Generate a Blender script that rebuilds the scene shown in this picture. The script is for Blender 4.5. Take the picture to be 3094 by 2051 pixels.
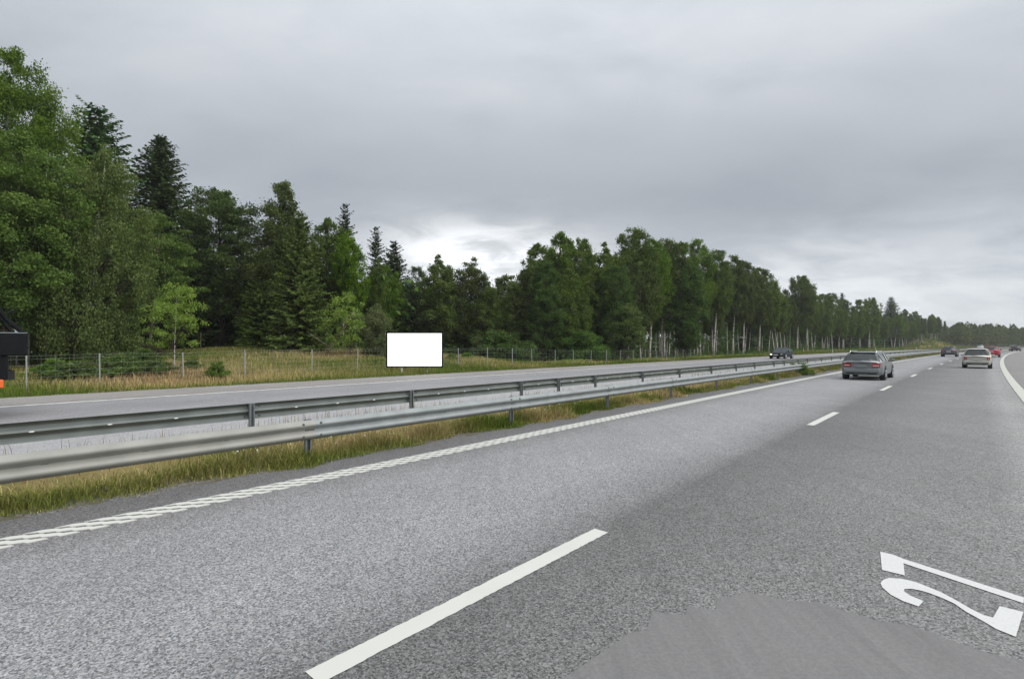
import bpy, bmesh, math, random
import numpy as np
from mathutils import Vector, Matrix

# ---------------------------------------------------------------- clear, camera, light
for o in list(bpy.data.objects):
    bpy.data.objects.remove(o, do_unlink=True)
C = bpy.context.scene
COL = C.collection
R = math.radians

EYE = 1.87
cam_d = bpy.data.cameras.new("camera")
cam_d.lens = 18.0; cam_d.sensor_width = 36.0
cam_d.shift_y = 0.0047
cam_d.clip_start = 0.1; cam_d.clip_end = 6000
cam = bpy.data.objects.new("camera", cam_d); COL.objects.link(cam)
cam.location = (0, 0, EYE); cam.rotation_euler = (R(90), 0, 0)
C.camera = cam

C.render.engine = 'CYCLES'
C.cycles.use_denoising = True
C.cycles.max_bounces = 6
C.cycles.diffuse_bounces = 3
C.cycles.glossy_bounces = 2
C.cycles.transmission_bounces = 3
C.cycles.transparent_max_bounces = 4
C.cycles.volume_bounces = 0
C.view_settings.view_transform = 'Standard'
C.view_settings.look = 'None'
C.view_settings.gamma = 1.0
C.view_settings.use_curve_mapping = False
C.view_settings.exposure = 1.0

SUN_EL, SUN_AZ = 50.0, 118.0         # sun hidden behind the cloud, away to the right
w = bpy.data.worlds.new("World"); C.world = w; w.use_nodes = True
wn = w.node_tree; wn.nodes.clear()
class NB:
    """small helper for wiring shader nodes"""
    def __init__(s, nt): s.nt = nt
    def n(s, typ, ins=None, **kw):
        nd = s.nt.nodes.new(typ)
        for k, v in kw.items(): setattr(nd, k, v)
        for k, v in (ins or {}).items():
            sock = nd.inputs[k]
            if hasattr(v, 'is_output') and v.is_output: s.nt.links.new(v, sock)
            else: sock.default_value = v
        return nd
    def m(s, op, a, b=0.0, c=None, clamp=False):
        nd = s.nt.nodes.new('ShaderNodeMath'); nd.operation = op; nd.use_clamp = clamp
        for i, v in enumerate([a, b] + ([c] if c is not None else [])):
            if hasattr(v, 'is_output'): s.nt.links.new(v, nd.inputs[i])
            else: nd.inputs[i].default_value = v
        return nd.outputs[0]
    def mix(s, f, a, b, typ='RGBA', blend='MIX'):
        nd = s.nt.nodes.new('ShaderNodeMix'); nd.data_type = typ
        if typ == 'RGBA': nd.blend_type = blend
        ia, ib, io = (6, 7, 2) if typ == 'RGBA' else (2, 3, 0)
        for i, v in ((0, f), (ia, a), (ib, b)):
            if hasattr(v, 'is_output'): s.nt.links.new(v, nd.inputs[i])
            else:
                if typ == 'RGBA' and i in (ia, ib) and len(v) == 3: v = (*v, 1)
                nd.inputs[i].default_value = v
        return nd.outputs[io]
    def ramp(s, f, stops, interp='LINEAR'):
        nd = s.nt.nodes.new('ShaderNodeValToRGB'); cr = nd.color_ramp; cr.interpolation = interp
        while len(cr.elements) < len(stops): cr.elements.new(0.5)
        for e, (p, c) in zip(cr.elements, stops):
            e.position = p; e.color = (*c, 1) if len(c) == 3 else c
        s.nt.links.new(f, nd.inputs[0])
        return nd.outputs[0]
    def maprange(s, v, a, b, c=0.0, d=1.0, smooth=True):
        nd = s.nt.nodes.new('ShaderNodeMapRange')
        if smooth: nd.interpolation_type = 'SMOOTHSTEP'
        s.nt.links.new(v, nd.inputs[0])
        for i, x in enumerate((a, b, c, d)): nd.inputs[i + 1].default_value = x
        return nd.outputs[0]
    def noise(s, vec, scale, detail=4, rough=0.5, dist=0.0):
        return s.n('ShaderNodeTexNoise', {'Vector': vec, 'Scale': scale, 'Detail': detail, 'Roughness': rough, 'Distortion': dist})

b = NB(wn)
sky = b.n('ShaderNodeTexSky', sky_type='NISHITA')
sky.sun_disc = False; sky.sun_elevation = R(SUN_EL); sky.sun_rotation = R(SUN_AZ)
tc = b.n('ShaderNodeTexCoord').outputs['Generated']
sx = b.n('ShaderNodeSeparateXYZ', {0: tc})
X, Y, Z = sx.outputs
zc = b.m('MAXIMUM', Z, 0.0)
den = b.m('ADD', zc, 0.24)
px = b.m('DIVIDE', X, den); py = b.m('DIVIDE', Y, den)
plane = b.n('ShaderNodeCombineXYZ', {0: px, 1: py, 2: 0.0}).outputs[0]
# long streaks lie across the wind: turn and stretch the cloud plane
mp = b.n('ShaderNodeMapping', {'Vector': plane, 'Rotation': (0, 0, R(-32)), 'Scale': (0.70, 1.0, 1.0), 'Location': (3.1, 1.7, 0)}).outputs[0]
n1 = b.noise(mp, 0.85, 3, 0.5, 0.35).outputs[0]
n2 = b.noise(mp, 2.9, 6, 0.55, 0.45).outputs[0]
nn = b.m('ADD', b.m('MULTIPLY', n1, 0.62), b.m('MULTIPLY', n2, 0.38))
f = b.maprange(nn, 0.32, 0.68)
dark, light = (0.375, 0.408, 0.450), (0.585, 0.614, 0.645)
cl = b.mix(f, dark, light)
# the deck brightens gently towards the zenith, as an overcast sky does, and is paler where it thins out at the horizon
up = b.maprange(zc, 0.0, 1.0, 0.0, 1.0, smooth=False)
grad = b.ramp(up, [(0.0, (1.16,)*3), (0.10, (1.00,)*3), (0.22, (0.80,)*3), (0.34, (0.85,)*3), (0.52, (1.06,)*3), (1.0, (1.75,)*3)])
cl = b.mix(1.0, cl, grad, blend='MULTIPLY')
# break in the cloud low over the trees
az = b.m('ARCTAN2', X, Y)
el = b.m('ARCSINE', Z)
def spot(a0, e0, sa, se):
    da = b.m('DIVIDE', b.m('SUBTRACT', az, R(a0)), R(sa)); de = b.m('DIVIDE', b.m('SUBTRACT', el, R(e0)), R(se))
    r2 = b.m('ADD', b.m('MULTIPLY', da, da), b.m('MULTIPLY', de, de))
    return b.m('EXPONENT', b.m('MULTIPLY', r2, -0.5))
ragged = b.maprange(b.noise(mp, 4.6, 6, 0.58, 0.5).outputs[0], 0.28, 0.66, 0.25, 1.25)
heavy = b.m('MULTIPLY', b.m('ADD', spot(14, 16.5, 24, 4.2), b.m('MULTIPLY', spot(-24, 17, 16, 6), 0.5)), b.maprange(n2, 0.3, 0.7, 0.25, 0.75))
cl = b.mix(heavy, cl, (0.325, 0.348, 0.380))
gap = b.m('MULTIPLY', b.m('ADD', spot(-3.5, 9.4, 7.5, 2.7), b.m('MULTIPLY', spot(32, 6.0, 12, 3.2), 0.30)), ragged)
cl = b.mix(b.m('MULTIPLY', gap, 1.0, clamp=True), cl, (0.97, 0.985, 1.0))
bg_sky = b.n('ShaderNodeBackground', {'Color': sky.outputs[0], 'Strength': 0.06})
bg_cl = b.n('ShaderNodeBackground', {'Color': cl, 'Strength': 0.64})
mixs = b.n('ShaderNodeMixShader', {0: 0.94, 1: bg_sky.outputs[0], 2: bg_cl.outputs[0]})
b.n('ShaderNodeOutputWorld', {0: mixs.outputs[0]})

sd = bpy.data.lights.new("sun", 'SUN'); sd.energy = 1.5; sd.angle = R(70); sd.color = (1.0, 0.975, 0.94)
sun = bpy.data.objects.new("sun", sd); COL.objects.link(sun)
sdir = Vector((math.sin(R(SUN_AZ)) * math.cos(R(SUN_EL)), math.cos(R(SUN_AZ)) * math.cos(R(SUN_EL)), math.sin(R(SUN_EL))))
sun.rotation_euler = sdir.to_track_quat('Z', 'Y').to_euler()

# ---------------------------------------------------------------- road coordinates: t = metres to the right of the eye, s = metres along the road
PHI, KAP = 0.72606, 0.0005
NV = np.array([math.cos(PHI), -math.sin(PHI)]); DV = np.array([math.sin(PHI), math.cos(PHI)])
def RP(t, s):
    t = np.asarray(t, float); s = np.asarray(s, float)
    th = s * KAP; r = 1 / KAP - t
    x = NV[0] / KAP + r * (-NV[0] * np.cos(th) + DV[0] * np.sin(th))
    y = NV[1] / KAP + r * (-NV[1] * np.cos(th) + DV[1] * np.sin(th))
    return x, y
def TS(x, y):
    vx, vy = np.asarray(x) - NV[0] / KAP, np.asarray(y) - NV[1] / KAP
    r = np.hypot(vx, vy)
    ang = np.arctan2(vx * DV[0] + vy * DV[1], -(vx * NV[0] + vy * NV[1]))
    return 1 / KAP - r, ang / KAP
def head(s): return -(PHI + s * KAP)           # z rotation of a thing that faces along the road
def sstep(x, a, c):
    u = np.clip((np.asarray(x, float) - a) / (c - a), 0, 1); return u * u * (3 - 2 * u)
def at(px, dist):                               # place at a bearing of the photograph, a distance ahead
    return (px - 1547) / 1547 * dist, dist
def terrain(x, y):
    x = np.asarray(x, float); y = np.asarray(y, float)
    t, s = TS(x, y)
    z = np.full(np.broadcast(x, y).shape, -0.07)
    out = sstep(-t, 25.6, 33.0)
    hump = 1.75 * np.exp(-0.5 * (((x + 23) / 13.5) ** 2 + ((y - 48) / 12.0) ** 2))
    knoll = 5.0 * np.exp(-0.5 * (((x - 190) / 26) ** 2 + ((y - 252) / 20) ** 2))
    far = 10.0 * sstep(s, 330, 700) * sstep(-t, 38, 120)
    dip = -0.40 * sstep(s, 30, 42) * (1 - sstep(s, 90, 130))
    rip = 0.10 * np.sin(x * 0.9 + 1.3 * np.sin(y * 0.37)) * np.sin(y * 0.71 + x * 0.23)
    z = z + out * (hump + far + dip + rip) + knoll * sstep(-t, 26, 40)
    med = sstep(-t, 7.4, 7.9) * (1 - sstep(-t, 11.9, 12.6))
    return z + med * 0.052

# ---------------------------------------------------------------- helpers
def link(o, parent=None):
    COL.objects.link(o)
    if parent: o.parent = parent
    return o
def npmesh(name, v, faces, mat=None, smooth=False, attrs=None):
    """mesh from numpy arrays; faces is (n,3) or (n,4), or a list of such arrays"""
    if not isinstance(faces, (list, tuple)): faces = [faces]
    me = bpy.data.meshes.new(name)
    v = np.asarray(v, np.float32)
    me.vertices.add(len(v)); me.vertices.foreach_set('co', v.ravel())
    loops = np.concatenate([np.asarray(f, np.int32).ravel() for f in faces])
    sizes = np.concatenate([np.full(len(f), np.asarray(f).shape[1], np.int32) for f in faces])
    me.loops.add(len(loops)); me.loops.foreach_set('vertex_index', loops)
    me.polygons.add(len(sizes))
    st = np.zeros(len(sizes), np.int32); st[1:] = np.cumsum(sizes)[:-1]
    me.polygons.foreach_set('loop_start', st)
    try: me.polygons.foreach_set('loop_total', sizes)
    except Exception: pass
    me.update(calc_edges=True)
    if smooth: me.polygons.foreach_set('use_smooth', np.ones(len(sizes), bool))
    for an, (dom, typ, data) in (attrs or {}).items():
        a = me.attributes.new(an, typ, dom)
        a.data.foreach_set('value' if typ == 'FLOAT' else 'vector' if typ == 'FLOAT_VECTOR' else 'color', np.asarray(data, np.float32).ravel())
    if mat: me.materials.append(mat)
    return me
def obj(name, me, parent=None, loc=None, rotz=None):
    o = bpy.data.objects.new(name, me)
    if loc is not None: o.location = loc
    if rotz is not None: o.rotation_euler = (0, 0, rotz)
    return link(o, parent)
def thing(name, label, cat, loc=(0, 0, 0), rotz=0, group=None):
    o = bpy.data.objects.new(name, None); o.empty_display_size = 0.3
    o.location = loc; o.rotation_euler = (0, 0, rotz); link(o)
    return tag(o, label, cat, group)
def tag(o, label, cat, group=None):
    o['label'] = label; o['category'] = cat
    if group: o['group'] = group
    return o
def struct(o): o['kind'] = 'structure'; return o
def stuff(o): o['kind'] = 'stuff'; return o
class MB:
    """collects simple solids into one mesh"""
    def __init__(s): s.v = []; s.f = []
    def add(s, vs, fs):
        k = len(s.v); s.v += [tuple(p) for p in vs]; s.f += [tuple(i + k for i in f) for f in fs]
    def box(s, x0, x1, y0, y1, z0, z1, taper=None):
        vs = [(x0, y0, z0), (x1, y0, z0), (x1, y1, z0), (x0, y1, z0), (x0, y0, z1), (x1, y0, z1), (x1, y1, z1), (x0, y1, z1)]
        s.add(vs, [(0, 3, 2, 1), (4, 5, 6, 7), (0, 1, 5, 4), (1, 2, 6, 5), (2, 3, 7, 6), (3, 0, 4, 7)])
    def tube(s, pts, rad, n=6, cap=True):
        pts = [Vector(p) for p in pts]
        rad = rad if hasattr(rad, '__len__') else [rad] * len(pts)
        k0 = len(s.v); up = Vector((0.31, 0.17, 0.93))
        for i, p in enumerate(pts):
            d = (pts[min(i + 1, len(pts) - 1)] - pts[max(i - 1, 0)]).normalized()
            a = d.cross(up)
            if a.length < 1e-3: a = d.cross(Vector((1, 0, 0)))
            a.normalize(); c = d.cross(a)
            for j in range(n):
                q = 2 * math.pi * j / n
                s.v.append(tuple(p + (a * math.cos(q) + c * math.sin(q)) * rad[i]))
        for i in range(len(pts) - 1):
            for j in range(n):
                s.f.append((k0 + i * n + j, k0 + i * n + (j + 1) % n, k0 + (i + 1) * n + (j + 1) % n, k0 + (i + 1) * n + j))
        if cap:
            s.f.append(tuple(k0 + j for j in range(n))[::-1]); s.f.append(tuple(k0 + (len(pts) - 1) * n + j for j in range(n)))
    def cyl(s, c, axis, r, h, n=20):
        c = Vector(c); ax = Vector(axis).normalized()
        s.tube([c - ax * h / 2, c + ax * h / 2], r, n)
    def mesh(s, name, mat, smooth=False, bevel=0):
        me = bpy.data.meshes.new(name); me.from_pydata(s.v, [], s.f); me.update()
        bm = bmesh.new(); bm.from_mesh(me)
        bmesh.ops.recalc_face_normals(bm, faces=bm.faces)
        if bevel:
            bmesh.ops.bevel(bm, geom=[e for e in bm.edges if len(e.link_faces) == 2 and e.calc_face_angle(0) > 0.6], offset=bevel, segments=2, affect='EDGES', profile=0.5)
        bm.to_mesh(me); bm.free()
        if smooth: me.polygons.foreach_set('use_smooth', np.ones(len(me.polygons), bool))
        me.materials.append(mat); return me
    def build(s, name, mat, parent=None, smooth=False, bevel=0, **kw):
        return obj(name, s.mesh(name, mat, smooth, bevel), parent, **kw)

# ---------------------------------------------------------------- materials
def material(name):
    m = bpy.data.materials.new(name); m.use_nodes = True
    nb = NB(m.node_tree); bs = m.node_tree.nodes['Principled BSDF']
    return m, nb, bs
def plain(name, col, rough=0.5, metal=0.0, spec=0.5, vary=0.06, scale=6.0, emit=None, estr=0.0, coat=0.0):
    m, nb, bs = material(name)
    co = nb.n('ShaderNodeTexCoord').outputs['Object']
    n = nb.noise(co, scale, 4).outputs[0]
    c = nb.mix(n, tuple(x * (1 - vary) for x in col), tuple(min(1, x * (1 + vary)) for x in col))
    nb.nt.links.new(c, bs.inputs['Base Color'])
    bs.inputs['Roughness'].default_value = rough; bs.inputs['Metallic'].default_value = metal
    bs.inputs['Specular IOR Level'].default_value = spec
    if coat: bs.inputs['Coat Weight'].default_value = coat; bs.inputs['Coat Roughness'].default_value = 0.06
    if emit: bs.inputs['Emission Color'].default_value = (*emit, 1); bs.inputs['Emission Strength'].default_value = estr
    return m

def asphalt(name, stops, tmin, tmax, contrast=1.0, stone=92.0, smooth_only=False, joint=0.0):
    """worn asphalt: stones, pits and tar, colour by lateral place on the road (attribute t)"""
    m, nb, bs = material(name)
    co = nb.n('ShaderNodeTexCoord').outputs['Object']
    at_ = nb.n('ShaderNodeAttribute', attribute_name='t').outputs['Fac']
    wob = nb.noise(co, 0.9, 4).outputs[0]
    tt = nb.m('ADD', at_, nb.m('MULTIPLY', nb.m('SUBTRACT', wob, 0.5), 0.24))
    tt = nb.maprange(tt, tmin, tmax, smooth=False)
    base = nb.ramp(tt, [((t - tmin) / (tmax - tmin), c) for t, c in stops])
    big = nb.noise(co, 0.35, 5, 0.6).outputs[0]
    base = nb.mix(1.0, base, nb.ramp(big, [(0.3, (0.90,)*3), (0.7, (1.09,)*3)]), blend='MULTIPLY')
    lw = nb.n('ShaderNodeMapping', {'Vector': co, 'Rotation': (0, 0, PHI), 'Scale': (5.5, 0.11, 1)}).outputs[0]
    base = nb.mix(1.0, base, nb.ramp(nb.noise(lw, 1.0, 5, 0.62).outputs[0], [(0.3, (0.93,)*3), (0.5, (1.0,)*3), (0.7, (1.06,)*3)]), blend='MULTIPLY')
    if not smooth_only:
        vo = nb.n('ShaderNodeTexVoronoi', {'Vector': co, 'Scale': stone, 'Randomness': 1.0})
        sep = nb.n('ShaderNodeSeparateColor', {0: vo.outputs['Color']})
        grain = nb.noise(co, stone * 1.7, 3, 0.7).outputs[0]
        g = nb.m('ADD', nb.m('MULTIPLY', sep.outputs[0], 0.55), nb.m('MULTIPLY', grain, 0.45))
        lo, hi = 1 - 0.62 * min(contrast, 1.45), 1 + 0.70 * contrast
        sp = nb.ramp(g, [(0.22, (lo * 0.9,)*3), (0.44, (0.86,)*3), (0.60, (1.08,)*3), (0.80, (hi,)*3)])
        base = nb.mix(1.0, base, sp, blend='MULTIPLY')
        tint = nb.mix(sep.outputs[1], (0.975, 1.0, 1.03), (1.03, 1.0, 0.965))
        base = nb.mix(1.0, base, tint, blend='MULTIPLY')
        bp = nb.n('ShaderNodeBump', {'Strength': 0.35, 'Distance': 0.004, 'Height': g})
        nb.nt.links.new(bp.outputs[0], bs.inputs['Normal'])
    else:
        st = nb.n('ShaderNodeMapping', {'Vector': co, 'Rotation': (0, 0, PHI), 'Scale': (14, 1.2, 1)}).outputs[0]
        s1 = nb.noise(st, 1.0, 5, 0.6).outputs[0]
        base = nb.mix(1.0, base, nb.ramp(s1, [(0.3, (0.94, 0.94, 0.94)), (0.5, (1.0, 0.985, 0.99)), (0.7, (1.06, 1.06, 1.05))]), blend='MULTIPLY')
        base = nb.mix(1.0, base, nb.ramp(nb.noise(co, 42.0, 4, 0.65).outputs[0], [(0.3, (0.86,)*3), (0.7, (1.12,)*3)]), blend='MULTIPLY')
    nb.nt.links.new(base, bs.inputs['Base Color'])
    bs.inputs['Roughness'].default_value = 0.78; bs.inputs['Specular IOR Level'].default_value = 0.35
    return m

M = {}
L_, D_ = (0.252, 0.253, 0.256), (0.128, 0.127, 0.125)
M['asphalt'] = asphalt('asphalt', [(-7.8, (0.115, 0.112, 0.112)), (-6.95, (0.135, 0.132, 0.132)), (-6.5, (0.188, 0.185, 0.184)), (-5.9, (0.240, 0.240, 0.243)), (-5.0, L_),
    (-4.0, (0.257, 0.258, 0.262)), (-3.3, (0.215, 0.216, 0.218)), (-2.95, (0.178, 0.178, 0.179)), (-2.75, D_), (-1.9, (0.146, 0.145, 0.143)), (-1.0, (0.174, 0.174, 0.171)), (0.3, (0.190, 0.191, 0.187)),
    (0.75, (0.265, 0.265, 0.26)), (1.2, (0.25, 0.25, 0.244))], -7.8, 1.2, 1.08, 86.0)
M['shoulder_asphalt'] = asphalt('shoulder_asphalt', [(1.2, (0.175, 0.170, 0.168)), (1.9, (0.215, 0.204, 0.200)), (4.8, (0.225, 0.212, 0.206))], 1.2, 4.8, 0.7)
M['asphalt_opp'] = asphalt('asphalt_opposite', [(-21.8, (0.22, 0.217, 0.222)), (-20.6, (0.25, 0.247, 0.253)), (-19, (0.232, 0.229, 0.236)), (-17.6, (0.258, 0.255, 0.262)), (-14.4, (0.265, 0.262, 0.268)), (-13.6, (0.33, 0.326, 0.33)), (-11.2, (0.35, 0.345, 0.348))], -21.8, -11.2, 0.7)
M['asphalt_opp_shoulder'] = asphalt('asphalt_opposite_shoulder', [(-25.3, (0.22, 0.205, 0.185)), (-24.8, (0.262, 0.245, 0.228)), (-22.2, (0.25, 0.237, 0.225)), (-21.7, (0.10, 0.10, 0.10))], -25.3, -21.7, 0.7)
M['patch'] = asphalt('smooth_asphalt', [(-2, (0.164, 0.162, 0.160)), (1, (0.176, 0.174, 0.172))], -2, 1, smooth_only=True)

def paint_mat():
    m, nb, bs = material('road_paint')
    co = nb.n('ShaderNodeTexCoord').outputs['Object']
    n = nb.noise(co, 3.0, 5).outputs[0]; g = nb.noise(co, 55.0, 3, 0.7).outputs[0]
    c = nb.mix(n, (0.50, 0.50, 0.455), (0.57, 0.57, 0.53))
    wear = nb.maprange(nb.m('ADD', g, nb.m('MULTIPLY', n, 0.3)), 0.30, 0.42)
    c = nb.mix(wear, (0.42, 0.41, 0.39), c)
    nb.nt.links.new(c, bs.inputs['Base Color']); bs.inputs['Roughness'].default_value = 0.7
    return m
M['paint'] = paint_mat()
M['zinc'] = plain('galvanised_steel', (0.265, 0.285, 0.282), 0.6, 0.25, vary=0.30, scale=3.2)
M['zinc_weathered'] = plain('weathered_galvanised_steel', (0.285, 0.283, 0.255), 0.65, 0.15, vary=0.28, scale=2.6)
M['zinc_shade'] = plain('shaded_galvanised_steel', (0.150, 0.168, 0.160), 0.62, 0.2, vary=0.35, scale=3.0)  # backlit shade of the far rail's back put into the colour
M['zinc_dark'] = plain('dark_galvanised_steel', (0.20, 0.225, 0.235), 0.5, 0.5, vary=0.15, scale=7)
M['bolt'] = plain('bolt_steel', (0.10, 0.105, 0.11), 0.5, 0.5)
M['post_pale'] = plain('pale_zinc_post', (0.30, 0.31, 0.30), 0.6, 0.2, vary=0.12)
M['wire'] = plain('fence_wire', (0.36, 0.38, 0.37), 0.6, 0.3)
M['slot'] = plain('slot_grass_green', (0.09, 0.12, 0.05), 0.9)  # dark green marks for the grass seen through the slots
M['slot_pale'] = plain('pale_slot', (0.75, 0.75, 0.76), 0.7)  # flat pale marks: light showing through the holes, painted on
M['white_plastic'] = plain('white_plastic', (0.74, 0.75, 0.73), 0.5)
M['black'] = plain('black_plastic', (0.012, 0.013, 0.014), 0.5)
M['board_white'] = plain('white_panel_added_glow', (0.88, 0.88, 0.88), 0.4, vary=0.0, emit=(1, 1, 1), estr=0.42)  # no lamp inside: glow added so the panel reads pure white
M['board_black'] = plain('black_board_edge', (0.004, 0.004, 0.004), 0.6, spec=0.1)

def ground_mat():
    m, nb, bs = material('verge_soil_and_turf')
    co = nb.n('ShaderNodeTexCoord').outputs['Object']
    wood = nb.n('ShaderNodeAttribute', attribute_name='wood').outputs['Fac']
    n1 = nb.noise(co, 0.35, 5, 0.6).outputs[0]; n2 = nb.noise(co, 5.0, 5, 0.65).outputs[0]
    dry = nb.mix(n2, (0.16, 0.125, 0.055), (0.28, 0.215, 0.10))
    grn = nb.mix(n2, (0.045, 0.058, 0.014), (0.105, 0.110, 0.032))
    tur = nb.mix(nb.maprange(n1, 0.40, 0.62), dry, grn)
    duff = nb.mix(n2, (0.016, 0.017, 0.008), (0.040, 0.042, 0.018))
    c = nb.mix(nb.m('ADD', wood, nb.m('MULTIPLY', nb.m('SUBTRACT', n2, 0.5), 0.4), clamp=True), tur, duff)
    nb.nt.links.new(c, bs.inputs['Base Color']); bs.inputs['Roughness'].default_value = 0.95; bs.inputs['Specular IOR Level'].default_value = 0.1
    bp = nb.n('ShaderNodeBump', {'Strength': 0.8, 'Distance': 0.06, 'Height': n2}); nb.nt.links.new(bp.outputs[0], bs.inputs['Normal'])
    return m
M['ground'] = ground_mat()
def gravel_mat():
    m, nb, bs = material('dirty_gravel')
    co = nb.n('ShaderNodeTexCoord').outputs['Object']
    vo = nb.n('ShaderNodeTexVoronoi', {'Vector': co, 'Scale': 34.0}); n = nb.noise(co, 2.5, 5).outputs[0]
    sep = nb.n('ShaderNodeSeparateColor', {0: vo.outputs['Color']})
    c = nb.mix(sep.outputs[0], (0.055, 0.048, 0.042), (0.20, 0.185, 0.175))
    c = nb.mix(nb.maprange(n, 0.45, 0.62), c, (0.075, 0.068, 0.032))
    nb.nt.links.new(c, bs.inputs['Base Color']); bs.inputs['Roughness'].default_value = 0.9
    return m
M['gravel'] = gravel_mat()

def leaf_mat(name, c0, c1, c2, trans=0.28, spread=0.5):
    """foliage: every leaf and every tree has its own shade of the kind's green"""
    m = bpy.data.materials.new(name); m.use_nodes = True; nt = m.node_tree; nt.nodes.clear(); nb = NB(nt)
    lf = nb.n('ShaderNodeAttribute', attribute_name='leaf').outputs['Fac']
    rnd = nb.n('ShaderNodeObjectInfo').outputs['Random']
    co = nb.n('ShaderNodeTexCoord').outputs['Object']
    n = nb.noise(co, 0.55, 3).outputs[0]
    k = nb.m('ADD', nb.m('MULTIPLY', lf, 0.55), nb.m('MULTIPLY', nb.m('SUBTRACT', n, 0.28), 0.9))
    c = nb.ramp(k, [(0.12, c0), (0.5, c1), (0.92, c2)])
    hsv = nb.n('ShaderNodeHueSaturation', {'Hue': nb.m('ADD', 0.488, nb.m('MULTIPLY', rnd, 0.024)), 'Saturation': nb.m('ADD', 0.82, nb.m('MULTIPLY', rnd, 0.3)), 'Value': nb.m('ADD', 1 - spread / 2, nb.m('MULTIPLY', rnd, spread)), 'Color': c}).outputs[0]
    d = nb.n('ShaderNodeBsdfDiffuse', {'Color': hsv})
    tr = nb.n('ShaderNodeBsdfTranslucent', {'Color': nb.mix(1.0, hsv, (1.25, 1.35, 0.7), blend='MULTIPLY')})
    mx = nb.n('ShaderNodeMixShader', {0: trans, 1: d.outputs[0], 2: tr.outputs[0]})
    nb.n('ShaderNodeOutputMaterial', {0: mx.outputs[0]})
    return m
M['birch_leaf'] = leaf_mat('birch_leaves', (0.046, 0.080, 0.014), (0.098, 0.150, 0.028), (0.178, 0.235, 0.050))
M['weeping_leaf'] = leaf_mat('grey_green_birch_leaves', (0.072, 0.108, 0.034), (0.134, 0.180, 0.058), (0.215, 0.258, 0.092), spread=0.2)
M['alder_leaf'] = leaf_mat('dark_broad_leaves', (0.038, 0.080, 0.017), (0.078, 0.142, 0.030), (0.136, 0.208, 0.048))
M['bright_leaf'] = leaf_mat('bright_broad_leaves', (0.056, 0.104, 0.020), (0.104, 0.172, 0.036), (0.172, 0.245, 0.058), spread=0.2)
M['lime_leaf'] = leaf_mat('yellow_green_leaves', (0.135, 0.190, 0.046), (0.220, 0.290, 0.078), (0.320, 0.390, 0.125), trans=0.36, spread=0.1)
M['spruce_leaf'] = leaf_mat('spruce_needles', (0.026, 0.043, 0.016), (0.052, 0.078, 0.027), (0.095, 0.124, 0.044), trans=0.12)
M['yellow_spruce_leaf'] = leaf_mat('olive_spruce_needles', (0.050, 0.076, 0.020), (0.094, 0.130, 0.034), (0.158, 0.190, 0.054), trans=0.14)
M['pine_leaf'] = leaf_mat('pine_needles', (0.032, 0.060, 0.022), (0.060, 0.100, 0.036), (0.095, 0.140, 0.054), trans=0.12)
M['dead_leaf'] = leaf_mat('dry_twigs', (0.060, 0.050, 0.034), (0.090, 0.075, 0.055), (0.13, 0.11, 0.085), trans=0.05)

def bark_mat(name, pale, dark, band=True, lo=0.44, hi=0.60):
    m, nb, bs = material(name)
    co = nb.n('ShaderNodeTexCoord').outputs['Object']
    mp_ = nb.n('ShaderNodeMapping', {'Vector': co, 'Scale': (2.2, 2.2, 7.0) if band else (9, 9, 1.3)}).outputs[0]
    n = nb.noise(mp_, 1.0, 5, 0.65).outputs[0]
    low = nb.noise(co, 0.6, 3).outputs[0]
    k = nb.maprange(nb.m('ADD', n, nb.m('MULTIPLY', nb.m('SUBTRACT', low, 0.5), 0.5)), lo, hi)
    c = nb.mix(k, pale, dark)
    rnd = nb.n('ShaderNodeObjectInfo').outputs['Random']
    c = nb.n('ShaderNodeHueSaturation', {'Hue': 0.5, 'Saturation': 1.0, 'Value': nb.m('ADD', 0.62, nb.m('MULTIPLY', rnd, 0.5)), 'Color': c}).outputs[0]
    nb.nt.links.new(c, bs.inputs['Base Color']); bs.inputs['Roughness'].default_value = 0.85; bs.inputs['Specular IOR Level'].default_value = 0.2
    return m
M['birch_bark'] = bark_mat('birch_bark', (0.56, 0.53, 0.48), (0.06, 0.05, 0.042), lo=0.48, hi=0.62)
M['grey_bark'] = bark_mat('grey_bark', (0.16, 0.14, 0.11), (0.045, 0.038, 0.03), False)
M['dark_bark'] = bark_mat('dark_bark', (0.05, 0.042, 0.034), (0.018, 0.015, 0.012), False)
M['red_bark'] = bark_mat('pine_bark', (0.17, 0.085, 0.045), (0.06, 0.035, 0.022), False)
M['twig_bark'] = bark_mat('twig_bark', (0.075, 0.06, 0.048), (0.03, 0.025, 0.02), False)
M['dead_wood'] = bark_mat('dead_wood', (0.27, 0.23, 0.17), (0.09, 0.075, 0.055), False)

def grass_mat(name, trans=0.25):
    m = bpy.data.materials.new(name); m.use_nodes = True; nt = m.node_tree; nt.nodes.clear(); nb = NB(nt)
    c = nb.n('ShaderNodeAttribute', attribute_name='tint').outputs['Color']
    d = nb.n('ShaderNodeBsdfDiffuse', {'Color': c}); t = nb.n('ShaderNodeBsdfTranslucent', {'Color': c})
    mx = nb.n('ShaderNodeMixShader', {0: trans, 1: d.outputs[0], 2: t.outputs[0]})
    nb.n('ShaderNodeOutputMaterial', {0: mx.outputs[0]}); return m
M['grass'] = grass_mat('grass_blades')
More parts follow.
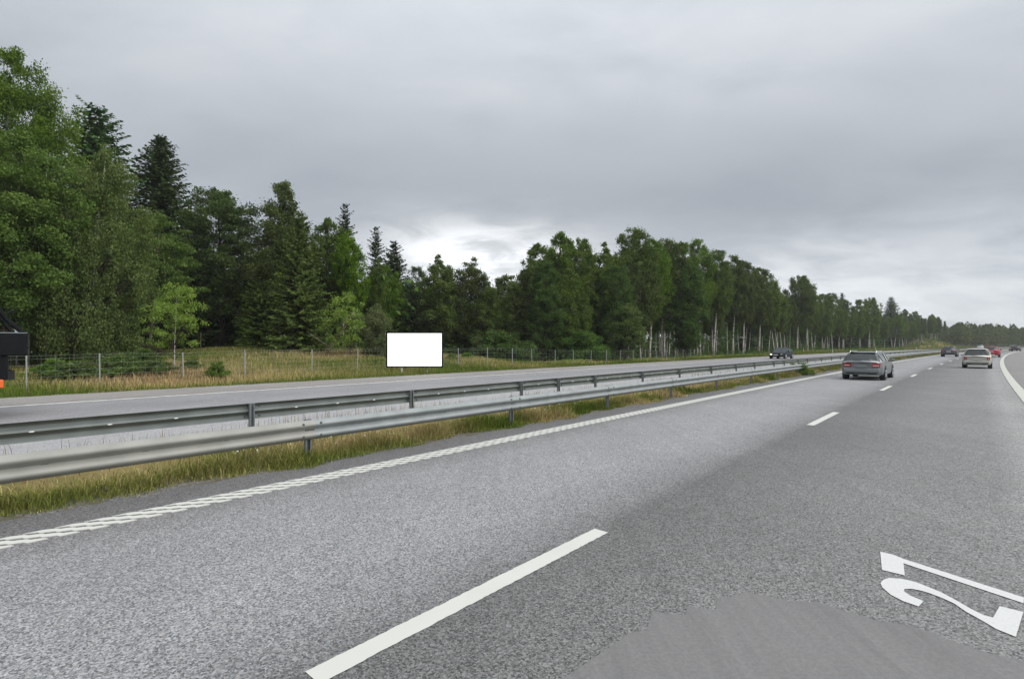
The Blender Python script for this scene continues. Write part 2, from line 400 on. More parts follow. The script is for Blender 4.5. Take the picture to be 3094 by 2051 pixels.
# ---------------------------------------------------------------- ground and roads
rng = np.random.default_rng(11)
def grid_faces(nu, nv):
    i = np.arange(nu - 1)[:, None] * nv + np.arange(nv - 1)[None, :]
    i = i.ravel(); return np.stack([i, i + nv, i + nv + 1, i + 1], 1)
ts = np.concatenate([np.array([-1500, -900, -600, -420, -300, -220, -170, -140]), np.arange(-125, -40, 2.5), np.arange(-40, -24, 0.8), np.arange(-24, -11.5, 3), np.arange(-11.5, -7, 0.3), np.array([-6, -3, 0, 3, 5, 6, 8, 12, 20, 40, 80, 160, 400, 900])])
ss = np.concatenate([np.array([-900, -500, -250, -150, -100, -70, -50]), np.arange(-40, 90, 1.6), np.arange(90, 360, 5), np.arange(360, 760, 20), np.array([800, 900, 1050])])
TT, SS = np.meshgrid(ts, ss, indexing='ij')
gx, gy = RP(TT, SS); gz = terrain(gx, gy)
wood = sstep(-TT, 35.0, 39.0) * (1 - np.exp(-0.5 * (((gx + 20) / 12) ** 2 + ((gy - 38) / 9) ** 2)) * 0.95)
gm = npmesh('ground', np.stack([gx, gy, gz], -1).reshape(-1, 3), grid_faces(len(ts), len(ss)), M['ground'], True, {'wood': ('POINT', 'FLOAT', wood.ravel())})
struct(obj('ground', gm))

S_ROAD = np.concatenate([np.arange(-40, 60, 1.0), np.arange(60, 300, 4.0), np.arange(300, 760, 10.0)])
def ribbon(name, t0, t1, z, mat, s_list=S_ROAD, nt_=2, edge=None, parent=None, thick=0.0):
    tl = np.linspace(t0, t1, nt_)
    T, S = np.meshgrid(tl, s_list, indexing='ij'); T = T.copy()
    if edge is not None:                       # ragged outer edges
        a, c = edge
        T[0] += a * (rng.random(len(s_list)) - 0.5); T[-1] += c * (rng.random(len(s_list)) - 0.5)
    x, y = RP(T, S)
    v = np.stack([x, y, np.full_like(x, z)], -1).reshape(-1, 3)
    me = npmesh(name, v, grid_faces(nt_, len(s_list))[:, ::-1], mat, False, {'t': ('POINT', 'FLOAT', T.ravel())})
    return obj(name, me, parent)
S_FINE = np.concatenate([np.arange(-40, 60, 0.25), np.arange(60, 300, 2.0), np.arange(300, 760, 10.0)])
struct(ribbon('road', -7.62, 1.2, 0.0, M['asphalt'], S_FINE, 2, (0.22, 0.0)))
struct(ribbon('road_shoulder', 1.2, 4.8, -0.001, M['shoulder_asphalt'], S_FINE, 2, (0, 0.2)))
struct(ribbon('median_gravel', -8.5, -7.5, -0.008, M['gravel'], S_FINE, 2, (0.3, 0.05)))
struct(ribbon('opposite_road', -21.8, -11.3, 0.0, M['asphalt_opp'], S_FINE, 2, (0.0, 0.25)))
struct(ribbon('opposite_shoulder', -25.15, -21.8, -0.001, M['asphalt_opp_shoulder'], S_FINE, 2, (0.2, 0.0)))

# smooth patch of asphalt in the near lane, and the white route number beside it
def flat_poly(name, ts_pts, z, mat, parent=None, th=0.0):
    bm = bmesh.new()
    vs = []
    for t, s in ts_pts:
        x, y = RP(t, s); vs.append(bm.verts.new((float(x), float(y), z)))
    f = bm.faces.new(vs); f.normal_update()
    if f.normal.z < 0: f.normal_flip()
    bmesh.ops.triangulate(bm, faces=[f])
    me = bpy.data.meshes.new(name); bm.to_mesh(me); bm.free()
    a = me.attributes.new('t', 'FLOAT', 'POINT'); a.data.foreach_set('value', np.array([p[0] for p in ts_pts], np.float32))
    me.materials.append(mat); return obj(name, me, parent)
patch = [(-1.9, -1.5), (-1.78, 0.6), (-1.72, 1.9), (-1.69, 2.31), (-1.64, 2.86), (-1.64, 2.97), (-1.57, 3.09), (-1.64, 3.31), (-1.45, 3.44), (-1.5, 3.56), (-1.32, 3.63), (-1.38, 3.83), (-1.27, 3.95), (-1.26, 4.06), (-1.08, 4.10), (-0.94, 4.13), (-0.82, 4.25), (-0.68, 4.23), (-0.46, 4.23), (-0.32, 4.29), (-0.2, 4.30), (-0.06, 4.25), (0.07, 4.23), (0.25, 4.27), (0.5, 4.22), (0.6, 3.4), (0.6, -1.5)]
struct(flat_poly('smooth_asphalt_patch', patch, 0.004, M['patch']))
num = thing('route_number', 'white route number 27 painted on the grey asphalt of the near lane', 'road marking', (0, 0, 0))
two = [(-0.51, 4.91), (-0.50, 4.99), (-0.47, 5.06), (-0.39, 5.11), (-0.30, 5.11), (-0.22, 5.07), (-0.14, 5.02), (-0.06, 4.94), (0.02, 4.85), (0.08, 4.80), (0.13, 4.80), (0.17, 5.04), (0.29, 5.04), (0.23, 4.58), (0.14, 4.62), (0.08, 4.69), (-0.01, 4.78), (-0.07, 4.87), (-0.14, 4.92), (-0.21, 4.95), (-0.26, 4.96), (-0.32, 4.95), (-0.36, 4.91), (-0.36, 4.86), (-0.32, 4.81), (-0.24, 4.77), (-0.26, 4.65), (-0.35, 4.67), (-0.43, 4.73), (-0.49, 4.83)]
seven = [(-0.59, 5.65), (-0.49, 5.64), (-0.41, 5.59), (0.31, 5.33), (0.30, 5.21), (-0.41, 5.48), (-0.38, 5.20), (-0.53, 5.20)]
M['number_paint'] = plain('number_paint', (0.55, 0.55, 0.54), 0.75, vary=0.16, scale=60)
flat_poly('digit', two, 0.006, M['number_paint'], num)
flat_poly('digit', seven, 0.006, M['number_paint'], num)

# markings: lane dashes 3 m long every 12 m, solid right edge line, ribbed left edge line
M['worn_paint'] = plain('worn_road_paint', (0.46, 0.465, 0.41), .7, vary=.12, scale=8)
lane = bpy.data.objects.new('lane_marking', None); link(lane); struct(lane)
for i in range(-2, 40):
    s0 = 1.40 + 12 * i
    sl = np.linspace(s0, s0 + 3.03, 16)
    ribbon('dash', -2.825, -2.665, 0.005, M['paint'], np.linspace(s0, s0 + 3.03, 90), 2, (0.010, 0.010), lane)
struct(ribbon('edge_line', 1.24, 1.54, 0.005, M['worn_paint'], np.concatenate([np.arange(-40, 60, .5), np.arange(60, 300, 2.0), np.arange(300, 760, 10.0)]), 2, (0.012, 0.012)))
rib = bpy.data.objects.new('ribbed_edge_line', None); link(rib); struct(rib)
def bar_mesh():
    n = 9; mb = MB(); t = np.linspace(0, 0.34, n)
    lo = [(x, 0.47 * x / 0.34 + (0.024 if i % 2 else -0.018)) for i, x in enumerate(t)]
    hi = [(x, 0.47 * x / 0.34 + 0.150 + (0.020 if i % 2 else -0.016)) for i, x in enumerate(t)]
    vs = [(x, y, 0.008) for x, y in lo] + [(x, y, 0.008) for x, y in hi] + [(x, y, 0.001) for x, y in lo] + [(x, y, 0.001) for x, y in hi]
    fs = []
    for i in range(n - 1):
        fs.append((i, i + 1, n + i + 1, n + i)); fs.append((2 * n + i, 2 * n + i + 1, i + 1, i)); fs.append((n + i, n + i + 1, 3 * n + i + 1, 3 * n + i))
    fs.append((0, n, 3 * n, 2 * n)); fs.append((n - 1, 3 * n - 1, 4 * n - 1, 2 * n - 1))
    mb.add(vs, fs); return mb.mesh('bar', M['paint'])
bm_ = bar_mesh()
k = 0; s = -9.0
while s < 54:
    x, y = RP(-6.94, s - 0.05)
    o = obj('bar', bm_, rib, (float(x), float(y), 0), head(s)); s += 0.235; k += 1
ribbon('edge_line_far', -6.90, -6.62, 0.005, M['paint'], np.concatenate([np.arange(54, 300, 2.0), np.arange(300, 760, 10.0)]), 2, (0.01, 0.01), rib)
struct(ribbon('opposite_edge_line', -21.72, -21.42, 0.005, M['paint'], np.concatenate([np.arange(-40, 60, .12), np.arange(60, 300, 2.0), np.arange(300, 760, 10.0)]), 2, (0.10, 0.10)))
struct(ribbon('opposite_inner_line', -14.15, -13.9, 0.005, M['paint'], S_ROAD, 2))
olane = bpy.data.objects.new('opposite_lane_marking', None); link(olane); struct(olane)
for i in range(-2, 30): ribbon('dash', -16.85, -16.70, 0.005, M['paint'], np.linspace(6 + 12 * i, 9 + 12 * i, 4), 2, None, olane)

# ---------------------------------------------------------------- guard rails
def beam_mesh(L, side):
    """W-profile steel beam, 4 m and a little more; side +1 faces -> +x"""
    prof = [(0.0, 0.0), (0.020, 0.010), (0.055, 0.034), (0.076, 0.052), (0.082, 0.072), (0.076, 0.092), (0.055, 0.112), (0.020, 0.134), (0.006, 0.155)]
    prof = prof + [(a, 0.31 - z) for a, z in prof[:-1][::-1]]
    th = 0.006
    vs, fs = [], []; n = len(prof)
    for y in (0.0, L):
        for a, z in prof: vs.append((side * a, y, z))
        for a, z in prof: vs.append((side * (a - th), y, z))
    for i in range(n - 1):
        fs.append((i, i + 1, 2 * n + i + 1, 2 * n + i)); fs.append((n + i + 1, n + i, 3 * n + i, 3 * n + i + 1))
    for e in (0, n - 1): fs.append((e, n + e, 3 * n + e, 2 * n + e))
    for base in (0, 2 * n):
        for i in range(n - 1): fs.append((base + i, base + i + 1, base + n + i + 1, base + n + i))
    mb = MB(); mb.add(vs, fs); return mb
def smooth_by_angle(me, ang=50):
    bm = bmesh.new(); bm.from_mesh(me)
    for f in bm.faces: f.smooth = True
    for e in bm.edges: e.smooth = not (len(e.link_faces) == 2 and e.calc_face_angle(0) > R(ang)) if len(e.link_faces) == 2 else False
    bm.to_mesh(me); bm.free(); return me
def guard_rail(t, posts, s_end, side, label, z0, mats, post_side, detail_until):
    root = thing('guard_rail', label, 'guard rail', (0, 0, 0), 0, 'guard rails along the median')
    cache = {}
    for i in range(len(posts) - 1):
        a, c = posts[i], posts[i + 1]
        L = round(c - a + 0.16, 2)
        mat = mats[i % len(mats)] if i < len(mats) else mats[-1]
        key = (L, mat.name)
        if key not in cache: cache[key] = smooth_by_angle(beam_mesh(L, side).mesh('beam', mat))
        x, y = RP(t + 0.0, a - 0.08)
        bo = obj('beam', cache[key], root, (float(x), float(y), z0 + (0.0 if i % 2 else 0.0)), head((a + c) / 2))
        bo.location.x += 0.0035 * (i % 2) * NV[0]; bo.location.y += 0.0035 * (i % 2) * NV[1]
        if a < detail_until:
            if 'slot' not in cache:
                mb = MB()
                for dy in (1.0, 1.95, 2.9):
                    q = [(side * 0.0085 if side > 0 else 0.0085, dy + 0.035 * math.cos(v), 0.155 + 0.011 * math.sin(v)) for v in np.linspace(0, 2 * math.pi, 11)[:-1]]
                    mb.add(q, [tuple(range(10))])
                cache['slot'] = mb.mesh('slots', M['slot'] if side > 0 else M['slot_pale'])
            stuff(obj('slots', cache['slot'], bo))
    for i, s in enumerate(posts):
        x, y = RP(t - side * 0.045 if post_side else t - side * 0.05, s)
        if 'post' not in cache:
            mb = MB(); top = z0 + (0.30 if not post_side else 0.315)
            # C-shaped steel post
            mb.box(-0.028, 0.028, -0.050, -0.044, -0.3, top); mb.box(-0.028, 0.028, 0.044, 0.050, -0.3, top); mb.box(-0.028, -0.022, -0.044, 0.044, -0.3, top)
            mb.box(0.0225, 0.0275, -0.0435, -0.026, -0.3, top - 0.004); mb.box(0.0225, 0.0275, 0.026, 0.0435, -0.3, top - 0.004)
            cache['post'] = mb.mesh('post', M['zinc_dark'])
        po = obj('post', cache['post'], root, (float(x), float(y), 0), head(s))
        if s < detail_until:
            if 'bolts' not in cache:
                mb = MB()
                if side > 0:
                    for dy, z in ((-0.13, .05), (-0.13, .24), (0.16, .05), (0.16, .24)):
                        mb.cyl((side * (0.073 + 0.05), dy, z0 + z + (0.02 if z < .1 else 0.02)), (1, 0, 0), 0.016, 0.03, 8)
                    mb.box(0.053, 0.062, -0.075, 0.075, z0 + 0.115, z0 + 0.205)
                else:
                    for dy, z in ((-0.13, .06), (-0.13, .25), (0.14, .06), (0.14, .25)):
                        mb.cyl((0.055 - 0.05 + 0.015, dy, z0 + z), (1, 0, 0), 0.017, 0.05, 8)
                cache['bolts'] = mb.mesh('bolts', M['bolt'])
            stuff(obj('bolts', cache['bolts'], po))
    return root
near_posts = [-12.2, -8.15, -4.1, -0.1] + [3.92, 8.75, 12.9, 17.1, 21.35, 25.7, 30.0, 34.2, 38.5, 42.6] + [46.7 + 4.1 * i for i in range(70)]
guard_rail(-7.80, near_posts, 0, +1, 'near galvanised guard rail beside the ribbed white edge line', 0.36, [M['zinc_weathered']] * 4 + [M['zinc']] * 4, True, 30)
far_posts = [-12.0, -8.0, -4.0, 0.05] + [4.13, 8.0, 12.25, 14.2, 16.5, 20.2, 23.9, 27.9, 31.7, 35.1, 39.2, 41.7, 45.5, 48.4, 53.2] + [57.2 + 4.0 * i for i in range(70)]
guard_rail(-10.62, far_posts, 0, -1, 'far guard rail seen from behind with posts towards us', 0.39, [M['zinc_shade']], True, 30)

# ---------------------------------------------------------------- game fence along the opposite carriageway
fence = thing('wire_fence', 'wire mesh game fence on pale steel posts along the forest meadow', 'fence', (0, 0, 0))
T_F = -29.2
def solve_s(px, t):
    ratio = (px - 1547) / 1547
    lo, hi = -10.0, 400.0
    for _ in range(50):
        m_ = (lo + hi) / 2; x, y = RP(t, m_)
        if x / max(y, 0.01) < ratio: lo = m_
        else: hi = m_
    return lo
fpx = [-340, -60, 80, 302, 554, 740, 942, 1080, 1189, 1291, 1385, 1473, 1548, 1607, 1677, 1733, 1785, 1832, 1874, 1914, 1950, 1984, 2013, 2040, 2064, 2086, 2107]
fs_ = [solve_s(p, T_F) for p in fpx]
FH = 1.42
def ftop(s): x, y = RP(T_F, s); return float(terrain(x, y)) + FH
pm = MB(); pm.box(-0.024, 0.024, -0.024, 0.024, -0.3, FH + 0.02); pmesh = pm.mesh('fence_post', M['post_pale'])
prnd = random.Random(5)
for s in fs_:
    x, y = RP(T_F, s); o = obj('fence_post', pmesh, fence, (float(x), float(y), float(terrain(x, y))), head(s))
    o.rotation_euler = (prnd.gauss(0, .012), prnd.gauss(0, .02), head(s))
mb = MB()
sw = np.arange(fs_[0], fs_[-1], 0.9)
def fpt(s, h): x, y = RP(T_F + 0.045, s); return (float(x), float(y), float(terrain(x, y)) + h)
for h in (0.10, 0.30, 0.52, 0.76, 1.02, 1.28, 1.42):
    mb.tube([fpt(s, h) for s in sw], 0.0026, 3, False)
for s in np.arange(fs_[0], min(fs_[-1], 75), 0.45):
    mb.tube([fpt(s, 0.05), fpt(s, 0.74), fpt(s, FH)], 0.0019, 3, False)
stuff(mb.build('wire_mesh', M['wire'], fence))

# two older posts left standing in the meadow
for px, dist, h, lab in ((253, 29.5, 1.9, 'thin grey stake leaning by the young spruce near the big trees'), (606, 44, 1.4, 'short grey stake at the dark foot of the round-topped tree')):
    x, y = at(px, dist); z = float(terrain(x, y))
    mb = MB(); mb.tube([(0, 0, -0.2), (0.03, 0, h)], [0.035, 0.03], 7)
    tag(mb.build('stake', M['dead_wood'], loc=(x, y, z)), lab, 'stake')

# ---------------------------------------------------------------- white board by the far verge
BY = 33.2
bx0, bx1 = (1167 - 1547) / 1547 * BY, (1339 - 1547) / 1547 * BY
bz0, bz1 = EYE + (1040 - 1110) / 1547 * BY, EYE + (1040 - 1002.5) / 1547 * BY
sg = thing('sign_board', 'blank bright white board with thin black frame standing before the wire fence', 'sign board', ((bx0 + bx1) / 2, BY, -0.05))
hw, zz0, zz1 = (bx1 - bx0) / 2, bz0 + 0.05, bz1 + 0.05
fw = 0.085
mb = MB(); mb.box(-hw + fw, hw - fw, -0.02, 0.02, zz0 + fw, zz1 - fw); mb.build('panel', M['board_white'], sg)
for nm, a in (('frame_rail', (-hw, hw, zz1 - fw, zz1)), ('frame_rail', (-hw, hw, zz0, zz0 + fw)), ('frame_stile', (-hw, -hw + fw, zz0 + fw, zz1 - fw)), ('frame_stile', (hw - fw, hw, zz0 + fw, zz1 - fw))):
    mb = MB(); mb.box(a[0], a[1], -0.045, 0.045, a[2], a[3]); mb.build(nm, M['board_black'], sg)
for px, mat, wd in ((1213, M['white_plastic'], 0.065), (1291, M['zinc'], 0.04)):
    xx = (px - 1547) / 1547 * BY - (bx0 + bx1) / 2
    mb = MB(); mb.tube([(xx, 0.085, -0.3), (xx, 0.085, 0.12), (xx, 0.085, zz1 - 0.1)], [wd * .55, wd, wd], 10); mb.build('post', mat, sg, smooth=False)

# ---------------------------------------------------------------- delineator posts on the far verge
def delineator():
    t = thing('delineator_post', 'x', 'delineator post', (0, 0, 0), 0, 'white delineator posts along the far verge')
    mb = MB(); mb.tube([(0, 0, -0.2), (0, 0, 0.72)], [0.055, 0.06], 8); mb.build('post', M['white_plastic'], t)
    mb = MB(); mb.tube([(0, 0, 0.72), (0, 0, 0.90)], [0.061, 0.061], 8); mb.build('band', M['black'], t)
    mb = MB(); mb.tube([(0, 0, 0.90), (0, 0, 1.02), (0, 0, 1.05)], [0.06, 0.058, 0.03], 8); mb.build('cap', M['white_plastic'], t)
    return t
dl = delineator()
dlab = ['white delineator post on the verge before the birches right of the dark car', 'white delineator post rising above the roof of the grey estate car', 'small white delineator post at the grassy knoll far along the verge', 'white delineator post at the wood edge just right of the dark car']
for i, px in enumerate((2516, 2646, 2769, 2428)):
    s = solve_s(px, -26.2 if i < 3 else -33.5); x, y = RP(-26.2 if i < 3 else -33.5, s)
    if i == 0: o = dl; kids = []
    else:
        o = dl.copy(); COL.objects.link(o)
        for ch in list(dl.children):
            c = ch.copy(); COL.objects.link(c); c.parent = o
    o.location = (float(x), float(y), float(terrain(x, y))); o['label'] = dlab[i]
# ---------------------------------------------------------------- trees
DENS = 2.0
def leaf_quads(P, size, outward, rs, up=0.45, aspect=0.55, hang=0.25, spread=0.85):
    """one bent diamond leaf (two triangles) at every point"""
    n = len(P)
    nrm = outward * 0.5 + rs.normal(0, spread, (n, 3)); nrm[:, 2] += up
    nrm /= np.linalg.norm(nrm, axis=1, keepdims=True) + 1e-9
    tg = rs.normal(0, 1, (n, 3)); tg[:, 2] -= hang * 2
    tg -= nrm * (tg * nrm).sum(1, keepdims=True); tg /= np.linalg.norm(tg, axis=1, keepdims=True) + 1e-9
    bt = np.cross(nrm, tg)
    a = (size * rs.uniform(0.65, 1.3, n))[:, None]
    v = np.stack([P - tg * a * 0.5, P + bt * a * aspect * 0.5 + nrm * a * 0.10, P + tg * a * 0.5, P - bt * a * aspect * 0.5 + nrm * a * 0.10], 1).reshape(-1, 3)
    i = np.arange(n) * 4
    f = np.concatenate([np.stack([i, i + 1, i + 2], 1), np.stack([i, i + 2, i + 3], 1)])
    lf = rs.random(n)
    return v, f, np.repeat(lf, 4)
def trunk_path(H, bend, rs, n=9):
    z = np.linspace(0, H, n); ph = rs.uniform(0, 6.28); ph2 = rs.uniform(0, 6.28)
    x = bend * np.sin(z / H * 3.0 + ph) - bend * np.sin(ph); y = bend * np.cos(z / H * 2.3 + ph2) - bend * np.cos(ph2)
    return np.stack([x, y, z], 1)
def on_path(path, z):
    return np.array([np.interp(z, path[:, 2], path[:, k]) for k in range(3)])
def broadleaf(seed, H, base, prof, rmax, nclump, nleaf, leaf, clump, bark, leafmat, trunk_r, bend=0.25, droop=0.0, up=0.45, aspect=0.6, lobes=0.28, tufts=True, flat=0.7, forks=1, lean=(0, 0)):
    """prof: list of (height fraction, radius fraction) of the crown outline"""
    rs = np.random.default_rng(seed); rr = random.Random(seed)
    path = trunk_path(H * 0.96, bend, rs); path[:, 0] += lean[0] * (path[:, 2] / H) ** 1.5; path[:, 1] += lean[1] * (path[:, 2] / H) ** 1.5
    mb = MB()
    zz = path[:, 2] / H
    mb.tube(path, [max(0.012, trunk_r * (1.0 - 0.93 * q) * (1.35 if i == 0 else 1)) for i, q in enumerate(zz)], 9)
    stem_faces = len(mb.f)
    ph, pr = np.array([p[0] for p in prof]), np.array([p[1] for p in prof])
    # clump centres: more where the outline is wide
    hh = np.linspace(0.02, 0.995, 200); wt = np.interp(hh, ph, pr) + 0.06
    hs = rs.choice(hh, nclump, p=wt / wt.sum()); azs = rs.uniform(0, 2 * np.pi, nclump)
    u = rs.uniform(0.0, 1.0, nclump) ** 0.45
    la, lb = rs.uniform(0, 6.28, 2)
    rad = rmax * np.interp(hs, ph, pr) * u * (1 + lobes * np.sin(3 * azs + la + 5 * hs) * np.cos(9 * hs + lb) + lobes * 0.5 * rs.normal(0, 1, nclump))
    rad = np.maximum(rad, 0.02)
    z = base + (H - base) * hs
    Pts, Out = [], []
    per = max(4, int(nleaf * DENS) // nclump)
    order = np.argsort(-rad)
    for j, i in enumerate(order):
        c0 = on_path(path, min(z[i], H * 0.95))
        d = np.array([math.cos(azs[i]), math.sin(azs[i]), 0.0])
        c = np.array([c0[0], c0[1], z[i]]) + d * rad[i]
        cr = clump * rs.uniform(0.6, 1.35) * (0.62 + 0.38 * min(1, rad[i] / (0.5 * rmax)))
        if j < 46 or (j % 9 == 0 and j < 320):
            zl = max(base * 0.55, z[i] - rad[i] * (0.75 if droop < .3 else 0.9)); s0 = on_path(path, min(zl, H * 0.93))
            mid = (s0 + c) / 2 + np.array([0, 0, 0.10 * rad[i]])
            r0 = max(0.012, trunk_r * 0.34 * (1 - zl / H) + 0.008)
            mb.tube([s0, mid, c], [r0, r0 * 0.6, 0.008], 4, False)
        n = int(per * rs.uniform(0.6, 1.4) * (cr / clump) ** 1.3) + 3
        q = rs.normal(0, 1, (n, 3)); q /= np.linalg.norm(q, axis=1, keepdims=True); q *= (rs.random((n, 1)) ** 0.42) * cr
        loose = rs.random(n) < 0.14; q[loose] *= rs.uniform(1.2, 1.9, (loose.sum(), 1))
        q[:, 2] *= flat
        if droop:
            k = (rs.random(n) < 0.75)
            q[k, 2] -= droop * rs.random(k.sum()) ** 1.3 * (0.4 + rad[i] / rmax)
            q[k, :2] *= 0.78
        Pts.append(c + q); o_ = q / (np.linalg.norm(q, axis=1, keepdims=True) + 1e-6) * 0.6 + d * 0.5; Out.append(o_)
    P = np.concatenate(Pts); O = np.concatenate(Out)
    keep = P[:, 2] > 0.15; P, O = P[keep], O[keep]
    v, f, lf = leaf_quads(P, leaf, O, rs, up, aspect, 0.25 + droop)
    cm = npmesh('crown', v, f, leafmat, False, {'leaf': ('POINT', 'FLOAT', lf)})
    tm = mb.mesh('trunk', bark, True)
    tm.materials.append(M['twig_bark'])
    mi = np.zeros(len(tm.polygons), np.int32); mi[stem_faces:] = 1; tm.polygons.foreach_set('material_index', mi)
    return tm, cm, H
def conifer(seed, H, base, rmax, whorls, per, sprays, leafmat, bark, trunk_r, droop=0.35, power=0.85, leaf=0.34, ragged=0.2, bare=0.0):
    rs = np.random.default_rng(seed)
    path = trunk_path(H, 0.08, rs); mb = MB()
    mb.tube(path, [max(0.01, trunk_r * (1 - 0.97 * q / H)) for q in path[:, 2]], 8)
    Pv, Pf, Lf = [], [], []; nv = 0
    P, T_, N_ = [], [], []
    for w_ in range(whorls):
        q = (w_ + rs.uniform(-.3, .3)) / whorls; q = min(max(q, 0), 0.995)
        zb = base + (H - base) * q
        L0 = rmax * ((1 - q) ** power) * (1 if q > 0.10 else 0.72 + 2.8 * q) + 0.10
        n = max(3, int(per * (1 if q < 0.9 else 0.7)))
        a0 = rs.uniform(0, 6.28)
        for b_ in range(n):
            a = a0 + 2 * np.pi * b_ / n + rs.normal(0, 0.25); L = L0 * max(0.35, 1 + rs.normal(0, ragged))
            dr = np.array([math.cos(a), math.sin(a), 0.0]); c0 = on_path(path, min(H * .99, zb + rs.normal(0, .45) * (H - base) / whorls))
            m_ = max(4, int(sprays * L / rmax) + 3)
            u = np.linspace(0.10, 1.0, m_)
            rise = 0.75 * (q ** 1.6)                # young top branches reach up, old low ones hang and lift their tips
            zz = L * (rise * u - droop * (1 - 0.7 * q) * u * (1.6 - 1.05 * u))
            C_ = c0 + dr * (L * u)[:, None]; C_[:, 2] += zz
            if w_ % 2 == 0 and L > 0.8:
                mb.tube([c0, C_[m_ // 2], C_[-1]], [0.025 * (1 - q) + 0.008, 0.014, 0.006], 3, False)
            side = np.array([-dr[1], dr[0], 0.0])
            for sgn in (-1, 1, 0):
                k = rs.uniform(0.55, 1.15, m_) * leaf * (1.05 - 0.45 * u) * (0.75 + 0.5 * L / rmax)
                d = side * sgn * 0.85 + dr * (0.65 if sgn else 1.0)
                d = d[None, :] + rs.normal(0, 0.22, (m_, 3)); d[:, 2] -= 0.20 + droop * 0.9 * (1 - q)
                d /= np.linalg.norm(d, axis=1, keepdims=True)
                P.append(C_ + d * (k * 0.5)[:, None] + rs.normal(0, 0.03, (m_, 3))); T_.append(d * k[:, None])
                nn_ = np.cross(d, side + rs.normal(0, .5, (m_, 3))); N_.append(nn_ / (np.linalg.norm(nn_, axis=1, keepdims=True) + 1e-6))
    P = np.concatenate(P); T_ = np.concatenate(T_); N_ = np.concatenate(N_)
    n = len(P); wd = np.linalg.norm(T_, axis=1, keepdims=True)
    bt = np.cross(N_, T_ / wd) * wd * 0.30
    bt += rs.normal(0, 0.03, (n, 3))
    v = np.stack([P - T_ * 0.5, P + bt * 0.9 - N_ * wd * .10, P + T_ * 0.55, P - bt * 0.9 - N_ * wd * .10], 1).reshape(-1, 3)
    i = np.arange(n) * 4
    f = np.concatenate([np.stack([i, i + 1, i + 2], 1), np.stack([i, i + 2, i + 3], 1)])
    cm = npmesh('crown', v, f, leafmat, False, {'leaf': ('POINT', 'FLOAT', np.repeat(rs.random(n), 4))})
    return mb.mesh('trunk', bark, True), cm, H

OVAL = [(0, .35), (.12, .75), (.35, 1), (.6, .95), (.82, .74), (.94, .46), (1, .22)]
TALL = [(0, .30), (.15, .62), (.35, .95), (.55, 1), (.75, .84), (.9, .58), (1, .20)]
CONE = [(0, .8), (.2, 1), (.5, .82), (.75, .54), (.92, .26), (1, .10)]
ROUND = [(0, .45), (.2, .85), (.45, 1), (.7, .95), (.88, .68), (1, .25)]
SKIRT = [(0, .55), (.15, .9), (.4, 1), (.65, .90), (.85, .64), (.95, .4), (1, .18)]
SLIM = [(0, .5), (.2, .85), (.5, 1), (.8, .72), (.94, .42), (1, .15)]
P = {}
# forest birches on clear stems
P['birch_a'] = broadleaf(21, 16, 5.6, TALL, 2.7, 227, 14949, .21, 0.61, M['birch_bark'], M['birch_leaf'], .17, .30, .35)
P['birch_b'] = broadleaf(22, 17, 6.6, OVAL, 2.5, 217, 14374, .21, 0.58, M['birch_bark'], M['birch_leaf'], .16, .42, .30)
P['birch_c'] = broadleaf(23, 14.5, 3.6, TALL, 2.9, 248, 16675, .21, 0.62, M['birch_bark'], M['birch_leaf'], .14, .22, .22)
P['birch_d'] = broadleaf(24, 15.5, 5.0, SLIM, 2.1, 183, 12074, .20, 0.57, M['birch_bark'], M['birch_leaf'], .12, .50, .40)
P['birch_e'] = broadleaf(28, 16.5, 6.0, ROUND, 3.1, 238, 15524, .21, 0.65, M['birch_bark'], M['birch_leaf'], .19, .35, .30)
# leafy wood-edge trees with crowns near the ground
P['alder_a'] = broadleaf(31, 14, 1.6, SKIRT, 3.0, 313, 21850, .22, 0.66, M['grey_bark'], M['alder_leaf'], .16, .3, .0)
P['alder_b'] = broadleaf(32, 12, 1.2, OVAL, 2.9, 281, 19550, .22, 0.65, M['grey_bark'], M['birch_leaf'], .14, .35, .05)
P['alder_c'] = broadleaf(33, 13, 2.4, CONE, 2.8, 271, 18975, .22, 0.65, M['birch_bark'], M['birch_leaf'], .14, .3, .2)
P['rowan'] = broadleaf(34, 7.5, 1.2, ROUND, 2.5, 150, 9500, .19, .5, M['grey_bark'], M['bright_leaf'], .09, .3, .0)
# trees of the near group at the left
P['big_birch'] = broadleaf(41, 20.5, 4.5, [(0, .25), (.12, .5), (.3, .85), (.55, 1), (.75, .9), (.9, .6), (1, .15)], 4.6, 420, 40000, .17, .70, M['birch_bark'], M['birch_leaf'], .26, .5, .55, lobes=.34)
P['near_alder'] = broadleaf(42, 14, 2.4, ROUND, 3.6, 330, 34000, .17, .62, M['grey_bark'], M['bright_leaf'], .2, .35, .0, lobes=.34)
P['weeping'] = broadleaf(43, 14, 0.5, [(0, .55), (.15, .85), (.4, 1), (.65, .80), (.85, .5), (1, .1)], 3.3, 360, 44000, .15, .55, M['birch_bark'], M['weeping_leaf'], .2, .4, 1.25, up=.25, aspect=.5)
P['round_tree'] = broadleaf(44, 15, 2.6, ROUND, 3.7, 357, 31049, .20, 0.65, M['dark_bark'], M['alder_leaf'], .25, .3, .0)
P['tall_birch'] = broadleaf(45, 15.6, 2.0, CONE, 3.3, 357, 31049, .20, 0.65, M['birch_bark'], M['birch_leaf'], .2, .3, .35)
P['layered'] = broadleaf(46, 10.5, 2.6, OVAL, 2.6, 170, 15000, .17, .62, M['grey_bark'], M['bright_leaf'], .12, .3, .0, flat=.35)
P['sapling'] = broadleaf(47, 5.3, 1.5, OVAL, 1.75, 120, 3600, .115, .36, M['birch_bark'], M['lime_leaf'], .055, .12, .0, flat=.55)
